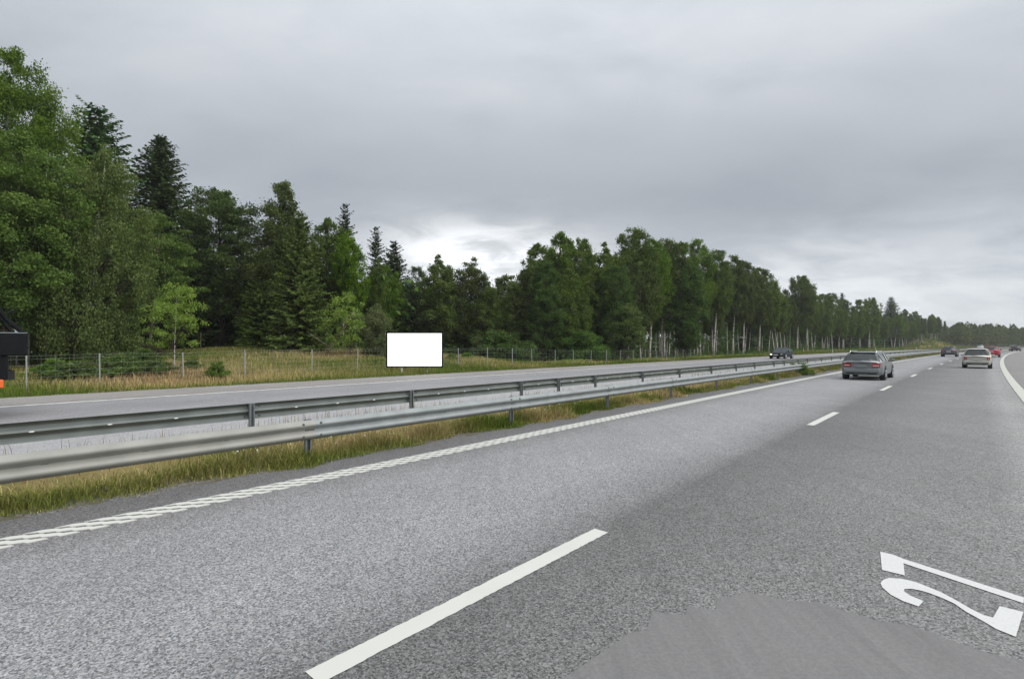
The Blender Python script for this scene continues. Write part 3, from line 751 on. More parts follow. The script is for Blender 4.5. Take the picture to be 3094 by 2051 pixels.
P['lime_bush'] = broadleaf(48, 5.6, 1.0, OVAL, 1.7, 70, 2300, .17, .42, M['grey_bark'], M['lime_leaf'], .07, .25, .0)
P['willow'] = broadleaf(49, 4.8, .2, SKIRT, 1.5, 120, 8600, .13, .42, M['grey_bark'], M['weeping_leaf'], .06, .25, .5)
P['shrub'] = broadleaf(50, 2.6, .05, [(0, .8), (.3, 1), (.6, .9), (1, .3)], 1.7, 110, 9000, .13, .40, M['grey_bark'], M['alder_leaf'], .04, .15, .0)
P['low_shrub'] = broadleaf(51, 1.3, .0, [(0, .8), (.3, 1), (.6, .9), (1, .3)], .95, 60, 3600, .10, .26, M['grey_bark'], M['bright_leaf'], .02, .08, .0)
# conifers
P['spruce_a'] = conifer(61, 21, 1.2, 5.4, 84, 9, 20, M['spruce_leaf'], M['dark_bark'], .26, .34, .74, .50, .13)
P['spruce_b'] = conifer(62, 15, .4, 3.3, 62, 8, 16, M['yellow_spruce_leaf'], M['dark_bark'], .18, .42, .66, .42)
P['spruce_c'] = conifer(63, 17, 3.0, 1.7, 62, 5, 11, M['spruce_leaf'], M['dark_bark'], .15, .25, .72, .32, .4)
P['spruce_d'] = conifer(64, 13, .6, 2.7, 52, 7, 14, M['spruce_leaf'], M['dark_bark'], .15, .36, .75, .40)
P['young_spruce'] = conifer(65, 2.6, .05, .95, 17, 6, 8, M['yellow_spruce_leaf'], M['dark_bark'], .04, .15, .9, .24)
P['pine_a'] = conifer(66, 21, 3.0, 3.7, 58, 8, 16, M['pine_leaf'], M['red_bark'], .24, .04, .58, .50, .34)
P['pine_b'] = broadleaf(67, 12.5, 4.0, SKIRT, 2.2, 170, 11000, .22, .52, M['red_bark'], M['pine_leaf'], .14, .25, .0, aspect=.34, flat=.65, up=.7)
P['dry_bush'] = broadleaf(68, 1.5, .1, OVAL, .7, 40, 900, .16, .3, M['dead_wood'], M['dead_leaf'], .02, .08, .0, aspect=.12)

KIND = {'birch': 'birch_tree', 'alder': 'broadleaf_tree', 'spruce': 'spruce_tree', 'pine': 'pine_tree'}
def tree(proto, name, label, x, y, H=None, rot=None, group=None, wide=1.0, cat='tree', tilt=(0, 0), dz=-0.05):
    tm, cm, h0 = P[proto]
    k = (H or h0) / h0
    t = thing(name, label, cat, (x, y, float(terrain(x, y)) + dz), 0, group)
    t.rotation_euler = (tilt[0], tilt[1], rot if rot is not None else trnd.uniform(0, 6.28))
    t.scale = (k * wide, k * wide, k)
    for nm, me in (('trunk', tm), ('crown', cm)): obj(nm, me, t)
    return t
trnd = random.Random(77)
def top_h(px, ytop, dist, dz=0.0):
    x, y = at(px, dist)
    return EYE + (1040 - ytop) / 1547 * dist - float(terrain(x, y)), x, y
def ptree(proto, name, label, px, ytop, dist, wide=1.0, group=None, rot=None, cat='tree', tilt=(0, 0)):
    H, x, y = top_h(px, ytop, dist)
    return tree(proto, name, label, x, y, H, rot, group, wide, cat, tilt)

# --- near group at the left, from the picture's edge to the clearing
ptree('big_birch', 'birch_tree', 'tallest birch at the left edge with loose crown above the truck', -5, 128, 33, .80, rot=1.0)
ptree('big_birch', 'birch_tree', 'tall birch half cut off by the left edge of the picture', -190, 190, 35, .95, rot=3.0)
ptree('near_alder', 'broadleaf_tree', 'bright green leafy tree in front of the tallest birch at the left edge', 10, 395, 27.5, .92, rot=.4)
ptree('near_alder', 'broadleaf_tree', 'leafy tree outside the left edge beside the truck', -260, 420, 29, 1.0, rot=2.4)
ptree('weeping', 'birch_tree', 'grey green weeping birch hanging to the ground beside the dark conifers', 275, 440, 31, .95, rot=.9)
ptree('weeping', 'birch_tree', 'lower drooping birch in shade behind the pale stakes of the wire fence', 175, 560, 34, .8, rot=2.2)
ptree('pine_a', 'pine_tree', 'dark pine with ragged top behind the weeping birch', 285, 322, 43, 1.15, rot=.3)
ptree('spruce_a', 'spruce_tree', 'broad dark spruce with pointed top against the grey sky', 488, 408, 47, 1.12, rot=.2)
ptree('layered', 'broadleaf_tree', 'small layered leafy tree before the broad dark spruce', 450, 640, 38, .95, rot=1.7)
ptree('round_tree', 'broadleaf_tree', 'round topped dark green tree with a black trunk', 668, 572, 47, .97, rot=.6)
ptree('tall_birch', 'birch_tree', 'tall pointed birch rising behind the olive green spruce', 850, 543, 46, .92, rot=.6)
ptree('spruce_b', 'spruce_tree', 'olive green spruce with branches sweeping to the grass', 905, 640, 41.5, 1.0, rot=.5)
ptree('spruce_b', 'spruce_tree', 'shaded lower spruce left of the olive green spruce', 790, 760, 44.5, 1.05, rot=1.9)
ptree('spruce_d', 'spruce_tree', 'small dark spruce at the foot of the round topped tree', 700, 830, 50, 1.2)
ptree('birch_c', 'birch_tree', 'pale stemmed birch just right of the olive green spruce', 985, 658, 49, .85, rot=.4)
ptree('birch_d', 'birch_tree', 'slender birch with a bare lower stem behind the yellow green bush', 1075, 690, 46, .95, rot=1.0)
ptree('birch_d', 'birch_tree', 'thin leaning birch left of the yellow green bush', 1035, 720, 48, .8, rot=2.0, tilt=(0, .05))
ptree('birch_d', 'birch_tree', 'thin birch stem between the yellow green bush and the willow', 1128, 775, 51, .8, rot=4.0)
ptree('spruce_c', 'spruce_tree', 'thin open spruce top standing clear above the birches', 1040, 612, 60, 1.0)
ptree('spruce_c', 'spruce_tree', 'narrow dark spruce spire right of the thin open spruce', 1133, 682, 63, 1.1)
ptree('spruce_d', 'spruce_tree', 'pointed spruce above the white sign board left of the gap', 1186, 728, 63, 1.15)
ptree('birch_c', 'birch_tree', 'half hidden birch before the pointed spruce above the sign board', 1165, 800, 55, .8)
ptree('pine_b', 'pine_tree', 'small pine top above the white sign board', 1247, 802, 66, 1.0)
ptree('alder_c', 'broadleaf_tree', 'leafy tree with loose crown above the right side of the sign board', 1312, 772, 58, 1.22)
ptree('alder_c', 'broadleaf_tree', 'leafy pointed tree left of the lowest dip of the treetops', 1432, 782, 60, 1.2, rot=2.2)
ptree('spruce_d', 'spruce_tree', 'dark spruce behind the sign board under the small pine', 1250, 870, 56, 1.3)
ptree('spruce_d', 'spruce_tree', 'dark low spruce right of the sign board', 1355, 880, 58, 1.2)
ptree('spruce_d', 'spruce_tree', 'dark low spruce below the dip of the treetops', 1500, 862, 64, 1.2)
ptree('alder_b', 'broadleaf_tree', 'shaded leafy tree filling the dip of the treetops', 1470, 868, 58, .9)
ptree('alder_b', 'broadleaf_tree', 'shaded leafy tree right of the dip of the treetops', 1550, 830, 60, .9, rot=1.0)
# --- the clearing
x, y = at(528, 27.5); tree('sapling', 'birch_tree', 'young yellow green birch alone in the dry grass before the spruce', x, y, 4.85, 1.2, None, .82)
x, y = at(1062, 39.5); tree('lime_bush', 'broadleaf_tree', 'yellow green leafy bush among birch stems left of the sign board', x, y, 5.0, .5)
x, y = at(1150, 40.5); tree('willow', 'willow_tree', 'grey green drooping small willow beside the left edge of the sign board', x, y, 4.2, .5)
def shrub(proto, lab, px, ytop, dist, wide=1.0, name='shrub', cat='shrub', group=None): return ptree(proto, name, lab, px, ytop, dist, wide, group, cat=cat)
shrub('young_spruce', 'young spruce just left of the first tall fence post', 258, 1072, 25.2, 1.05, 'spruce_tree', 'tree')
shrub('low_shrub', 'low green shrub right of the first tall fence post', 345, 1074, 25.4, 1.2)
shrub('low_shrub', 'green shrub in dry grass left of the young yellow green birch', 430, 1056, 29, 1.4)
shrub('low_shrub', 'small dark green shrub alone in the middle of the dry meadow', 655, 1094, 26.5, .8)
bush_labels = ['low green bush by the fence nearest to the lorry', 'low green bush just left of the young spruce', 'low green bush left of the young yellow green birch near the road', 'low green bush at the foot of the young yellow green birch', 'low green bush between the young yellow green birch and the small dark shrub', 'low green bush before the olive green spruce', 'low green bush just right of the white sign board', 'low green bush right of the sign board left of the narrow green bush']
for (px, yt, d), lb in zip(((175, 1085, 24.8), (218, 1092, 24.4), (385, 1082, 26), (470, 1088, 26.6), (580, 1084, 30), (800, 1064, 37), (1365, 1068, 43), (1412, 1064, 46)), bush_labels):
    shrub('low_shrub', lb, px, yt, d, trnd.uniform(1.1, 1.7), group='low bushes in the meadow')
shrub('dry_bush', 'bare brown bush behind the young yellow green birch', 450, 1025, 35, 1.5)
shrub('dry_bush', 'dry brown stalks of a bush left of the sign board', 1135, 1085, 36, 1.0)
shrub('shrub', 'round dark green shrub behind the fence right of the sign board', 1508, 1003, 54, 1.45)
shrub('willow', 'narrow green bush at the left side of the round dark shrub', 1440, 1010, 53, .8)
shrub('shrub', 'tall green shrub behind the fence under the birch wood', 1752, 1005, 58, 1.25)
shrub('shrub', 'shaded green shrub left of the sign board under the willow', 1110, 1065, 43, 1.0)
xs, ys = RP(-7.98, 34.9); tree('low_shrub', 'shrub', 'dark leafy shrub growing under the near guard rail by the grey estate car', float(xs), float(ys), .75, .3, None, 1.35, 'shrub')
# leaning dead stem
mb = MB(); mb.tube([(0, 0, -.1), (.9, .1, 1.2), (1.75, .2, 2.5), (2.2, .3, 3.4)], [.085, .07, .05, .02], 7)
mb.tube([(.9, .1, 1.2), (1.5, -.2, 2.1), (1.9, -.3, 3.0)], [.05, .035, .012], 5); mb.tube([(1.2, .1, 1.6), (2.1, .4, 2.2), (2.7, .5, 2.9)], [.04, .03, .01], 5); mb.tube([(.5, 0, .7), (-.6, .2, 1.35), (-1.4, .3, 1.9)], [.035, .025, .01], 5)
x, y = at(978, 39); o = mb.build('dead_tree', M['dead_wood'], loc=(x, y, float(terrain(x, y))), smooth=True)
tag(o, 'leaning bare dead tree at the meadow edge under the yellow green bush', 'tree')

# --- birch wood along the opposite carriageway: outline trees at their own bearing and height
edge = [  # bearing, top of crown, distance, prototype, width
 (1585, 815, 62, 'alder_b', .9), (1622, 735, 62, 'birch_c', .85), (1655, 790, 58, 'alder_a', .8), (1697, 708, 64, 'birch_c', .95), (1742, 722, 66, 'birch_e', .85),
 (1720, 800, 60, 'alder_c', .85), (1775, 770, 63, 'birch_c', .8), (1815, 735, 67, 'alder_c', .95), (1850, 800, 62, 'alder_a', .9), (1895, 690, 68, 'birch_a', 1.05),
 (1935, 775, 66, 'birch_c', .9), (1962, 728, 72, 'birch_e', .85), (1998, 722, 74, 'birch_a', .95), (2045, 735, 76, 'birch_c', .9), (2070, 790, 74, 'alder_a', .85),
 (2115, 728, 86, 'birch_a', .85), (2155, 758, 88, 'birch_b', .95), (2212, 772, 98, 'birch_b', .9), (2245, 790, 100, 'birch_e', .8), (2292, 812, 106, 'birch_e', .95), (2322, 850, 110, 'birch_d', .9),
 (2362, 870, 118, 'birch_d', 1.0), (2408, 834, 126, 'birch_e', 1.0), (2440, 850, 130, 'birch_a', .9), (2485, 888, 142, 'birch_c', .9), (2515, 885, 150, 'birch_e', .85), (2548, 905, 158, 'birch_a', .9), (2600, 905, 172, 'birch_c', .9), (2625, 900, 180, 'birch_e', .9)]
elab = ['edge tree where the wood rises right of the dip', 'birch with twin pointed top at the start of the high wood', 'leafy lower tree under the first high birches', 'slim high birch with a pointed crown near the start of the wood', 'broad birch crown just right of the slim pointed birch',
 'lower leafy tree behind the tall green shrub', 'birch in the middle front of the high wood', 'rounded crown left of the highest birch of the wood', 'bushy low tree with lighter green in front of the highest birch', 'highest pointed birch of the whole wood',
 'low fronted birch right of the highest birch', 'birch with level crown right of the highest birch', 'birch with broken flat top near the end of the dense wood', 'last dense birch before the bright gap of sky', 'dark leafy edge tree at the end of the dense wood',
 'tall birch just right of the small sky gap with white stems below', 'birch sloping down right of the tall gap birch', 'white stemmed birch group crown left of the dark car', 'birch with bent white stem left of the dark car', 'round crowned birch above the dark car left side', 'slim birch above the dark oncoming car',
 'thin birch right above the dark car in a low place', 'rounded birch crown standing clear right above the dark car', 'birch at the right shoulder of the clear rounded crown', 'birch behind the delineator post before the estate car', 'first pale crown left of the grey estate car', 'birch straight above the grey estate car', 'birch above the right side of the grey estate car', 'birch right of the grey estate car roof']
for (px, yt, d, pr, wd), lb in zip(edge, elab):
    ptree(pr, 'broadleaf_tree' if pr[0] == 'a' else 'birch_tree', lb, px, yt, d, wd)
x, y = at(1888, 60.5); tree('rowan', 'rowan_tree', 'bright low rowan at the wood edge below the highest birch', x, y, 7.0, 1.0, None, 1.05)
ptree('spruce_d', 'spruce_tree', 'pointed spruce above the treetops right of the estate car', 2692, 897, 225, 1.3)
ptree('spruce_d', 'spruce_tree', 'small spruce tip among birch tops above the estate car', 2542, 885, 165, .8)

# --- rows behind and along the road: alike trees that nothing tells apart share a label
def blocked(x, y, rad):
    return any((x - a) ** 2 + (y - c) ** 2 < rad * rad for a, c in placed)
placed = [tuple(o.location[:2]) for o in bpy.data.objects if o.parent is None and o.type == 'EMPTY' and o.get('category') == 'tree']
cnt = 0
ordinal = ['first', 'second', 'third', 'fourth', 'fifth', 'sixth', 'seventh', 'eighth', 'ninth', 'tenth', 'eleventh', 'twelfth', 'thirteenth', 'fourteenth', 'fifteenth', 'sixteenth', 'seventeenth', 'eighteenth', 'nineteenth', 'twentieth']
seen = {}
def front_label(x, y):
    px = 1547 + 1547 * x / y
    mark = 'left of the dark oncoming car' if px < 2330 else 'right of the dark oncoming car' if px < 2545 else 'right of the grey estate car' if px < 2690 else 'right of the tall pointed spruce' if px < 2850 else 'right of the far dark grey car'
    n = seen.get(mark, 0); seen[mark] = n + 1
    return f'{ordinal[min(n, 19)]} white front row birch {mark}'
s = 66.0
while s < 330:                                  # front row on clear white stems
    t = -35.8 - trnd.uniform(0, 3.0)
    x, y = RP(t, s); x, y = float(x), float(y)
    if s > 64 and not blocked(x, y, 1.8):
        H = (15.2 - 2.8 * float(sstep(s, 110, 190))) * trnd.uniform(.88, 1.06)
        tree(trnd.choice(['birch_a', 'birch_b', 'birch_d', 'birch_e', 'birch_b']), 'birch_tree', front_label(x, y), x, y, H, None, 'front row birches of the roadside wood', trnd.uniform(.72, .95), tilt=(trnd.gauss(0, .035), trnd.gauss(0, .035)))
        placed.append((x, y)); cnt += 1
    s += trnd.uniform(2.2, 4.6) * (1 if s < 200 else 1.7)
for row, (t0, ds, a, z_) in enumerate(((-40.5, 5.2, 46, 240), (-46, 7.0, 40, 300), (-53, 8.0, 30, 330), (-62, 9.0, 24, 330))):
    s = a
    while s < z_:
        t = t0 - trnd.uniform(0, 4.5); ss_ = s + trnd.uniform(-1.5, 1.5)
        x, y = RP(t, ss_); x, y = float(x), float(y)
        if y > 12 and not blocked(x, y, 2.0):
            H = (14.0 - 2.2 * float(sstep(s, 110, 190))) * trnd.uniform(.84, 1.04)
            px = 1547 + 1547 * x / y
            lim = 1e9
            if px < 1620: lim = 9.0
            pr = trnd.choice(['birch_a', 'birch_b', 'birch_c', 'birch_e', 'spruce_d', 'birch_b'])
            kn = 'spruce_tree' if pr[0] == 's' else 'birch_tree'
            tree(pr, kn, ('dark spruce' if kn[0] == 's' else 'birch') + ' in the shade of the rows behind the front stems', x, y, min(H, lim), None, ('spruces' if kn[0] == 's' else 'birches') + ' in the rows behind the front stems', trnd.uniform(.8, 1.0))
            placed.append((x, y)); cnt += 1
        s += ds * trnd.uniform(.8, 1.3)
# dark interior behind the left group
for px, d, H, pr in ((-200, 42, 15, 'spruce_d'), (-60, 44, 15, 'spruce_b'), (60, 46, 16, 'spruce_d'), (150, 43, 13, 'spruce_d'), (230, 50, 16, 'spruce_b'), (330, 54, 17, 'spruce_d'), (410, 52, 12, 'spruce_d'), (400, 58, 17, 'spruce_a'), (560, 56, 13, 'spruce_d'), (620, 60, 13, 'spruce_b'),
                     (740, 58, 12, 'spruce_d'), (800, 56, 11, 'birch_c'), (950, 56, 10.5, 'spruce_d'), (1000, 60, 9, 'spruce_d'), (1060, 56, 8, 'spruce_b'), (1110, 58, 8, 'spruce_d'), (1200, 60, 9, 'spruce_b'), (1290, 64, 8.5, 'spruce_d'), (1400, 64, 9, 'spruce_d'), (1445, 68, 8.5, 'spruce_b'), (1545, 70, 10, 'spruce_d'), (1600, 72, 12, 'spruce_d'),
                     (970, 62, 9.5, 'birch_c'), (1120, 66, 10, 'birch_c'), (1230, 70, 10, 'birch_c'), (1370, 72, 10, 'birch_c'), (870, 66, 12, 'birch_b'), (520, 66, 15, 'birch_b'), (640, 70, 15, 'birch_b'), (60, 60, 19, 'birch_b'), (180, 64, 19, 'birch_a')):
    x, y = at(px, d); kn = 'spruce_tree' if pr[0] == 's' else 'birch_tree'
    tree(pr, kn, 'dark ' + ('spruce' if kn[0] == 's' else 'birch') + ' deep in the shade behind the meadow', x, y, H, None, ('spruces' if kn[0] == 's' else 'birches') + ' in the shade behind the meadow', 1.05)
# thin pale stems in the left group
for nth, (px, d, H, tl) in enumerate(((52, 31, 8, .0), (85, 29.5, 9, .05), (140, 30.5, 8, .06), (170, 30, 8, .10), (225, 30.5, 7, .12))):
    x, y = at(px, d); tree('birch_d', 'birch_tree', ordinal[nth] + ' slim pale birch stem right of the lorry behind the wire fence', x, y, H * 1.5, None, 'slim birches behind the fence at the left', .55, tilt=(0, tl))

# --- the far wood that reads as one mass, where the road bends away
rs = np.random.default_rng(5)
def far_wood():
    V, F, L = [], [], []; nv = 0
    for i in range(620):
        sdist = rs.uniform(290, 900) if i > 150 else rs.uniform(290, 480); t = -33 - rs.exponential(26) - (8 if sdist < 360 else 0)
        if i % 3 == 0 and sdist > 430: t = -28 + rs.normal(0, 6) - 8
        x, y = RP(t, sdist); x, y = float(x), float(y); z = float(terrain(x, y))
        H = rs.uniform(10.5, 14.5); con = rs.random() < 0.42
        n = 200
        h = rs.random(n) ** .8
        rad = (1.9 * (1 - h) if con else 2.9 * np.sin(np.clip(h * .9 + .12, 0, 1) * np.pi) ** .6) * rs.uniform(.5, 1.05, n)
        a = rs.uniform(0, 6.28, n)
        Pp = np.stack([x + np.cos(a) * rad, y + np.sin(a) * rad, z + H * (.12 + .88 * h if con else .25 + .75 * h)], 1)
        v, f, lf = leaf_quads(Pp, 1.15, np.stack([np.cos(a), np.sin(a), 0 * a], 1), rs, .5, .6, .3)
        V.append(v); F.append(f + nv); L.append(np.clip(lf * .5 + rs.random() * .6, 0, 1)); nv += len(v)
    me = npmesh('far_wood', np.concatenate(V), np.concatenate(F), M['birch_leaf'], False, {'leaf': ('POINT', 'FLOAT', np.concatenate(L))})
    return stuff(obj('far_wood', me))
far_wood()
# right-hand wood across the road bend, beyond the last cars
def brush(name, n, fn, size, mat, hmax):
    pts = fn(n); z = terrain(pts[:, 0], pts[:, 1]) + rs.random(n) ** 1.5 * hmax
    v, f, lf = leaf_quads(np.column_stack([pts, z]), size, np.zeros((n, 3)), rs, .7, .55, .0)
    return stuff(obj(name, npmesh(name, v, f, mat, False, {'leaf': ('POINT', 'FLOAT', lf)})))
def edge_pts(n):
    s = rs.uniform(36, 330, n); t = -34.2 - rs.exponential(2.2, n) - 1.5 * np.sin(s * .23)
    x, y = RP(t, s); return np.column_stack([x, y])
brush('undergrowth', 16000, edge_pts, .26, M['alder_leaf'], 1.0)
def deep_pts(n):
    s = rs.uniform(20, 360, n); t = -43 - rs.random(n) * 24
    x, y = RP(t, s); return np.column_stack([x, y])
brush('understorey', 40000, deep_pts, .75, M['alder_leaf'], 8.0)
def back_pts(n):
    px = rs.uniform(-300, 1650, n); d = 58 + rs.random(n) * 14
    return np.column_stack([(px - 1547) / 1547 * d, d])
brush('understorey', 9000, back_pts, .8, M['alder_leaf'], 7.0)
def weed_pts(n):
    s = 42 + rs.exponential(28, n); t = -30.5 - rs.uniform(0, 3.4, n) - .8 * np.sin(s * .4)
    x, y = RP(t, s); return np.column_stack([x, y])
brush('green_weeds', 9000, weed_pts, .20, M['lime_leaf'], .55)
def left_pts(n):
    px = rs.uniform(-150, 1700, n); d = 36 + 12 * sstep(px, 300, 600) + 12 * sstep(px, 1200, 1500) - 5 * (px < 320) + rs.exponential(3.0, n)
    return np.column_stack([(px - 1547) / 1547 * d, d])
brush('bracken', 16000, left_pts, .24, M['bright_leaf'], 1.1)
# ---------------------------------------------------------------- vehicles (local frame: y forward from the rear bumper, x right, z up)
def paint(name, col, metal=0.35, rough=0.32, spec=.5, coat=.25): return plain(name, col, rough, metal, spec, vary=0.03, coat=coat)
M['grey_paint'] = paint('blue_grey_car_paint', (0.215, 0.232, 0.238))
M['silver_paint'] = paint('silver_beige_car_paint', (0.52, 0.51, 0.465))
M['black_paint'] = paint('black_green_car_paint', (0.006, 0.011, 0.013), 0, .4, .22, .0)
M['dark_paint'] = paint('dark_grey_car_paint', (0.085, 0.090, 0.105))
M['red_paint'] = paint('red_car_paint', (0.42, 0.025, 0.035), .1)
M['white_paint'] = paint('white_car_paint', (0.72, 0.73, 0.73), 0)
def glass_mat(name, col):
    m, nb, bs = material(name); bs.inputs['Base Color'].default_value = (*col, 1); bs.inputs['Roughness'].default_value = 0.06
    bs.inputs['Specular IOR Level'].default_value = 0.4; bs.inputs['Roughness'].default_value = .12; return m
M['glass'] = glass_mat('tinted_glass', (0.030, 0.040, 0.042)); M['glass_grey'] = glass_mat('greyish_glass', (0.055, 0.063, 0.062))
M['lorry_black'] = plain('lorry_black', (0.006, 0.007, 0.008), .7, spec=.15)
M['tyre'] = plain('tyre_rubber', (0.014, 0.014, 0.014), .85); M['rim'] = plain('alloy_rim', (0.42, 0.43, 0.44), .35, .7)
M['trim'] = plain('dark_trim', (0.018, 0.019, 0.020), .55); M['chrome'] = plain('bright_trim', (0.62, 0.63, 0.63), .2, .8)
M['lamp_red'] = plain('red_lamp', (0.30, 0.012, 0.014), .2, coat=.6); M['lamp_clear'] = plain('pale_lamp', (0.62, 0.50, 0.48), .2, coat=.6)
M['lamp_on'] = plain('lit_headlight', (0.9, 0.95, 0.8), .2, emit=(1, 1, .82), estr=1.3); M['lamp_off'] = plain('headlight_glass', (0.34, 0.36, 0.37), .15, coat=.5)
M['orange'] = plain('orange_lamp', (0.75, 0.13, 0.02), .4); M['plate'] = plain('number_plate', (0.62, 0.65, 0.66), .5)
M['cabin'] = plain('cabin_trim', (0.03, 0.03, 0.032), .8)

def car(name, label, cat, st, pm, roof, glass=None, rear=(1, 2), front=(5, 6), wheels=(.95, 3.80, .33), plate=False, rails=False, lamps='wide', seats=False, facing=1, plate_front=False, lit=False, group=None):
    """st: stations (y, z_bottom, z_belt, half_width, z_roof, half_roof); body skin is a loft through them"""
    glass = glass or M['glass']
    t = thing(name, label, cat, group=group)
    key = [np.array(q, float) for q in st]; dense = []
    SUBN = 4
    for i in range(len(key) - 1):
        p0, p1, p2, p3 = key[max(i - 1, 0)], key[i], key[i + 1], key[min(i + 2, len(key) - 1)]
        for j in range(SUBN):
            u = j / SUBN; d = (p2[0] - p1[0])
            m1 = (p2 - p0) / max(p2[0] - p0[0], 1e-6) * d; m2 = (p3 - p1) / max(p3[0] - p1[0], 1e-6) * d
            lim = 1.6 * np.abs(p2 - p1); m1 = np.clip(m1, -lim, lim); m2 = np.clip(m2, -lim, lim)
            q = (2 * u**3 - 3 * u**2 + 1) * p1 + (u**3 - 2 * u**2 + u) * m1 + (-2 * u**3 + 3 * u**2) * p2 + (u**3 - u**2) * m2
            q[0] = p1[0] + u * d; dense.append(tuple(q))
    dense.append(tuple(key[-1]))
    base_st = st; st = dense; rear = (rear[0] * SUBN, rear[1] * SUBN); front = (front[0] * SUBN, front[1] * SUBN)
    def ring(s):
        y, zb, zs, w_, zr, wr = s
        zm = zb + (zs - zb) * .58
        return [(0, zb), (.86 * w_, zb), (.965 * w_, zb + .07), (1.0 * w_, zb + (zs - zb) * .30), (1.0 * w_, zm), (.965 * w_, zs), (wr + (0.02 if zr - zs > .2 else 0), zr - .045), (.86 * wr, zr), (.45 * wr, zr + .018), (0, zr + .024)]
    rings = []
    for s in st:
        h = ring(s); full = h + [(-a, z) for a, z in h[1:-1][::-1]]
        rings.append([(a, s[0], z) for a, z in full])
    n = len(rings[0]); H_ = 10
    vs = [p for r in rings for p in r]
    body, gl = [], {'rear_window': [], 'windscreen': [], 'side_window': []}
    for i in range(len(st) - 1):
        for j in range(n):
            f = (i * n + j, i * n + (j + 1) % n, (i + 1) * n + (j + 1) % n, (i + 1) * n + j)
            jj = j if j < 9 else n - 1 - j
            if jj == 5 and rear[1] - 2 <= i < front[0] + 2: gl['side_window'].append(f)
            elif jj in (6, 7, 8) and rear[0] <= i < rear[1]: gl['rear_window'].append(f)
            elif jj in (6, 7, 8) and front[0] <= i < front[1]: gl['windscreen'].append(f)
            else: body.append(f)
    for base, rev in ((0, True), ((len(st) - 1) * n, False)):
        h = n // 2
        for j in range(0, h):                    # close the ends with strips from side to side
            a, c = j, (n - j) % n; a2, c2 = j + 1, n - j - 1
            q = [base + a, base + a2, base + c2] + ([base + c] if a != c else [])
            q = list(dict.fromkeys(q))
            if len(q) > 2: body.append(tuple(q[::-1] if rev else q))
    mb = MB(); mb.add(vs, body); me = mb.mesh('body', pm, True)
    bm = bmesh.new(); bm.from_mesh(me); bmesh.ops.delete(bm, geom=[v for v in bm.verts if not v.link_faces], context='VERTS')
    for e in bm.edges: e.smooth = not (len(e.link_faces) == 2 and e.calc_face_angle(0) > R(38))
    bm.to_mesh(me); bm.free(); obj('body', me, t)
    def pane(nm, fs, mat):
        if not fs: return
        m2 = MB()
        for f in fs:
            P_ = [Vector(vs[i]) for i in f]; c = sum(P_, Vector()) / 4
            nr = (P_[1] - P_[0]).cross(P_[2] - P_[0]).normalized()
            if nr.dot(c - Vector((0, c.y - (0.3 if nm == 'windscreen' else -0.3 if nm == 'rear_window' else 0), 0.6))) < 0: nr = -nr
            m2.add([p - nr * .012 for p in P_], [(0, 1, 2, 3)])
        m2.build(nm, mat, t)
    pane('rear_window', gl['rear_window'], glass); pane('windscreen', gl['windscreen'], glass)
    pane('side_window', [f for f in gl['side_window'] if vs[f[0]][0] > 0], M['glass']); pane('side_window', [f for f in gl['side_window'] if vs[f[0]][0] < 0], M['glass'])
    W = max(s[3] for s in st); L = st[-1][0]
    # pillars over the side glass
    for sx in (-1, 1):
        for k in (rear[1], (rear[1] + front[0]) // 2, front[0]):
            a, c = rings[k][5], rings[k][6]
            mb = MB(); mb.tube([(sx * (a[0] + .004), a[1], a[2]), (sx * (c[0] + .006), c[1], c[2])], .026, 4); mb.build('pillar', pm, t)
    wy0, wy1, wr = wheels
    for y in (wy0, wy1):
        for sx in (-1, 1):
            mb = MB(); mb.cyl((sx * (W - .10), y, wr + .02), (1, 0, 0), wr + .055, .215, 24); mb.build('wheel_arch', M['trim'], t)
            mb = MB(); mb.tube([(sx * (W - .235), y, wr), (sx * (W - .21), y, wr), (sx * (W - .02), y, wr), (sx * (W + .015), y, wr)], [wr * .9, wr, wr, wr * .90], 24)
            wo = mb.build('wheel', M['tyre'], t)
            mb = MB(); mb.tube([(sx * (W - .02), y, wr), (sx * (W + .018), y, wr)], [wr * .66, wr * .66], 20)
            for a in np.linspace(0, 2 * math.pi, 6)[:-1]:
                c, s_ = math.cos(a), math.sin(a)
                mb.tube([(sx * (W + .019), y + c * .05, wr + s_ * .05), (sx * (W + .022), y + c * wr * .6, wr + s_ * wr * .6)], .026, 4)
            mb.build('rim', M['rim'], wo)
    for sx in (-1, 1):                            # mirrors
        k = front[0]; a = rings[k][5]
        mb = MB(); mb.box(sx * (a[0] + .02), sx * (a[0] + .20), a[1] - .02, a[1] + .09, a[2] + .01, a[2] + .15); mb.build('mirror', pm, t, bevel=.03)
    z0 = base_st[0][2]; w0 = base_st[0][3]; wl = base_st[1][3]; y1_ = base_st[1][0]
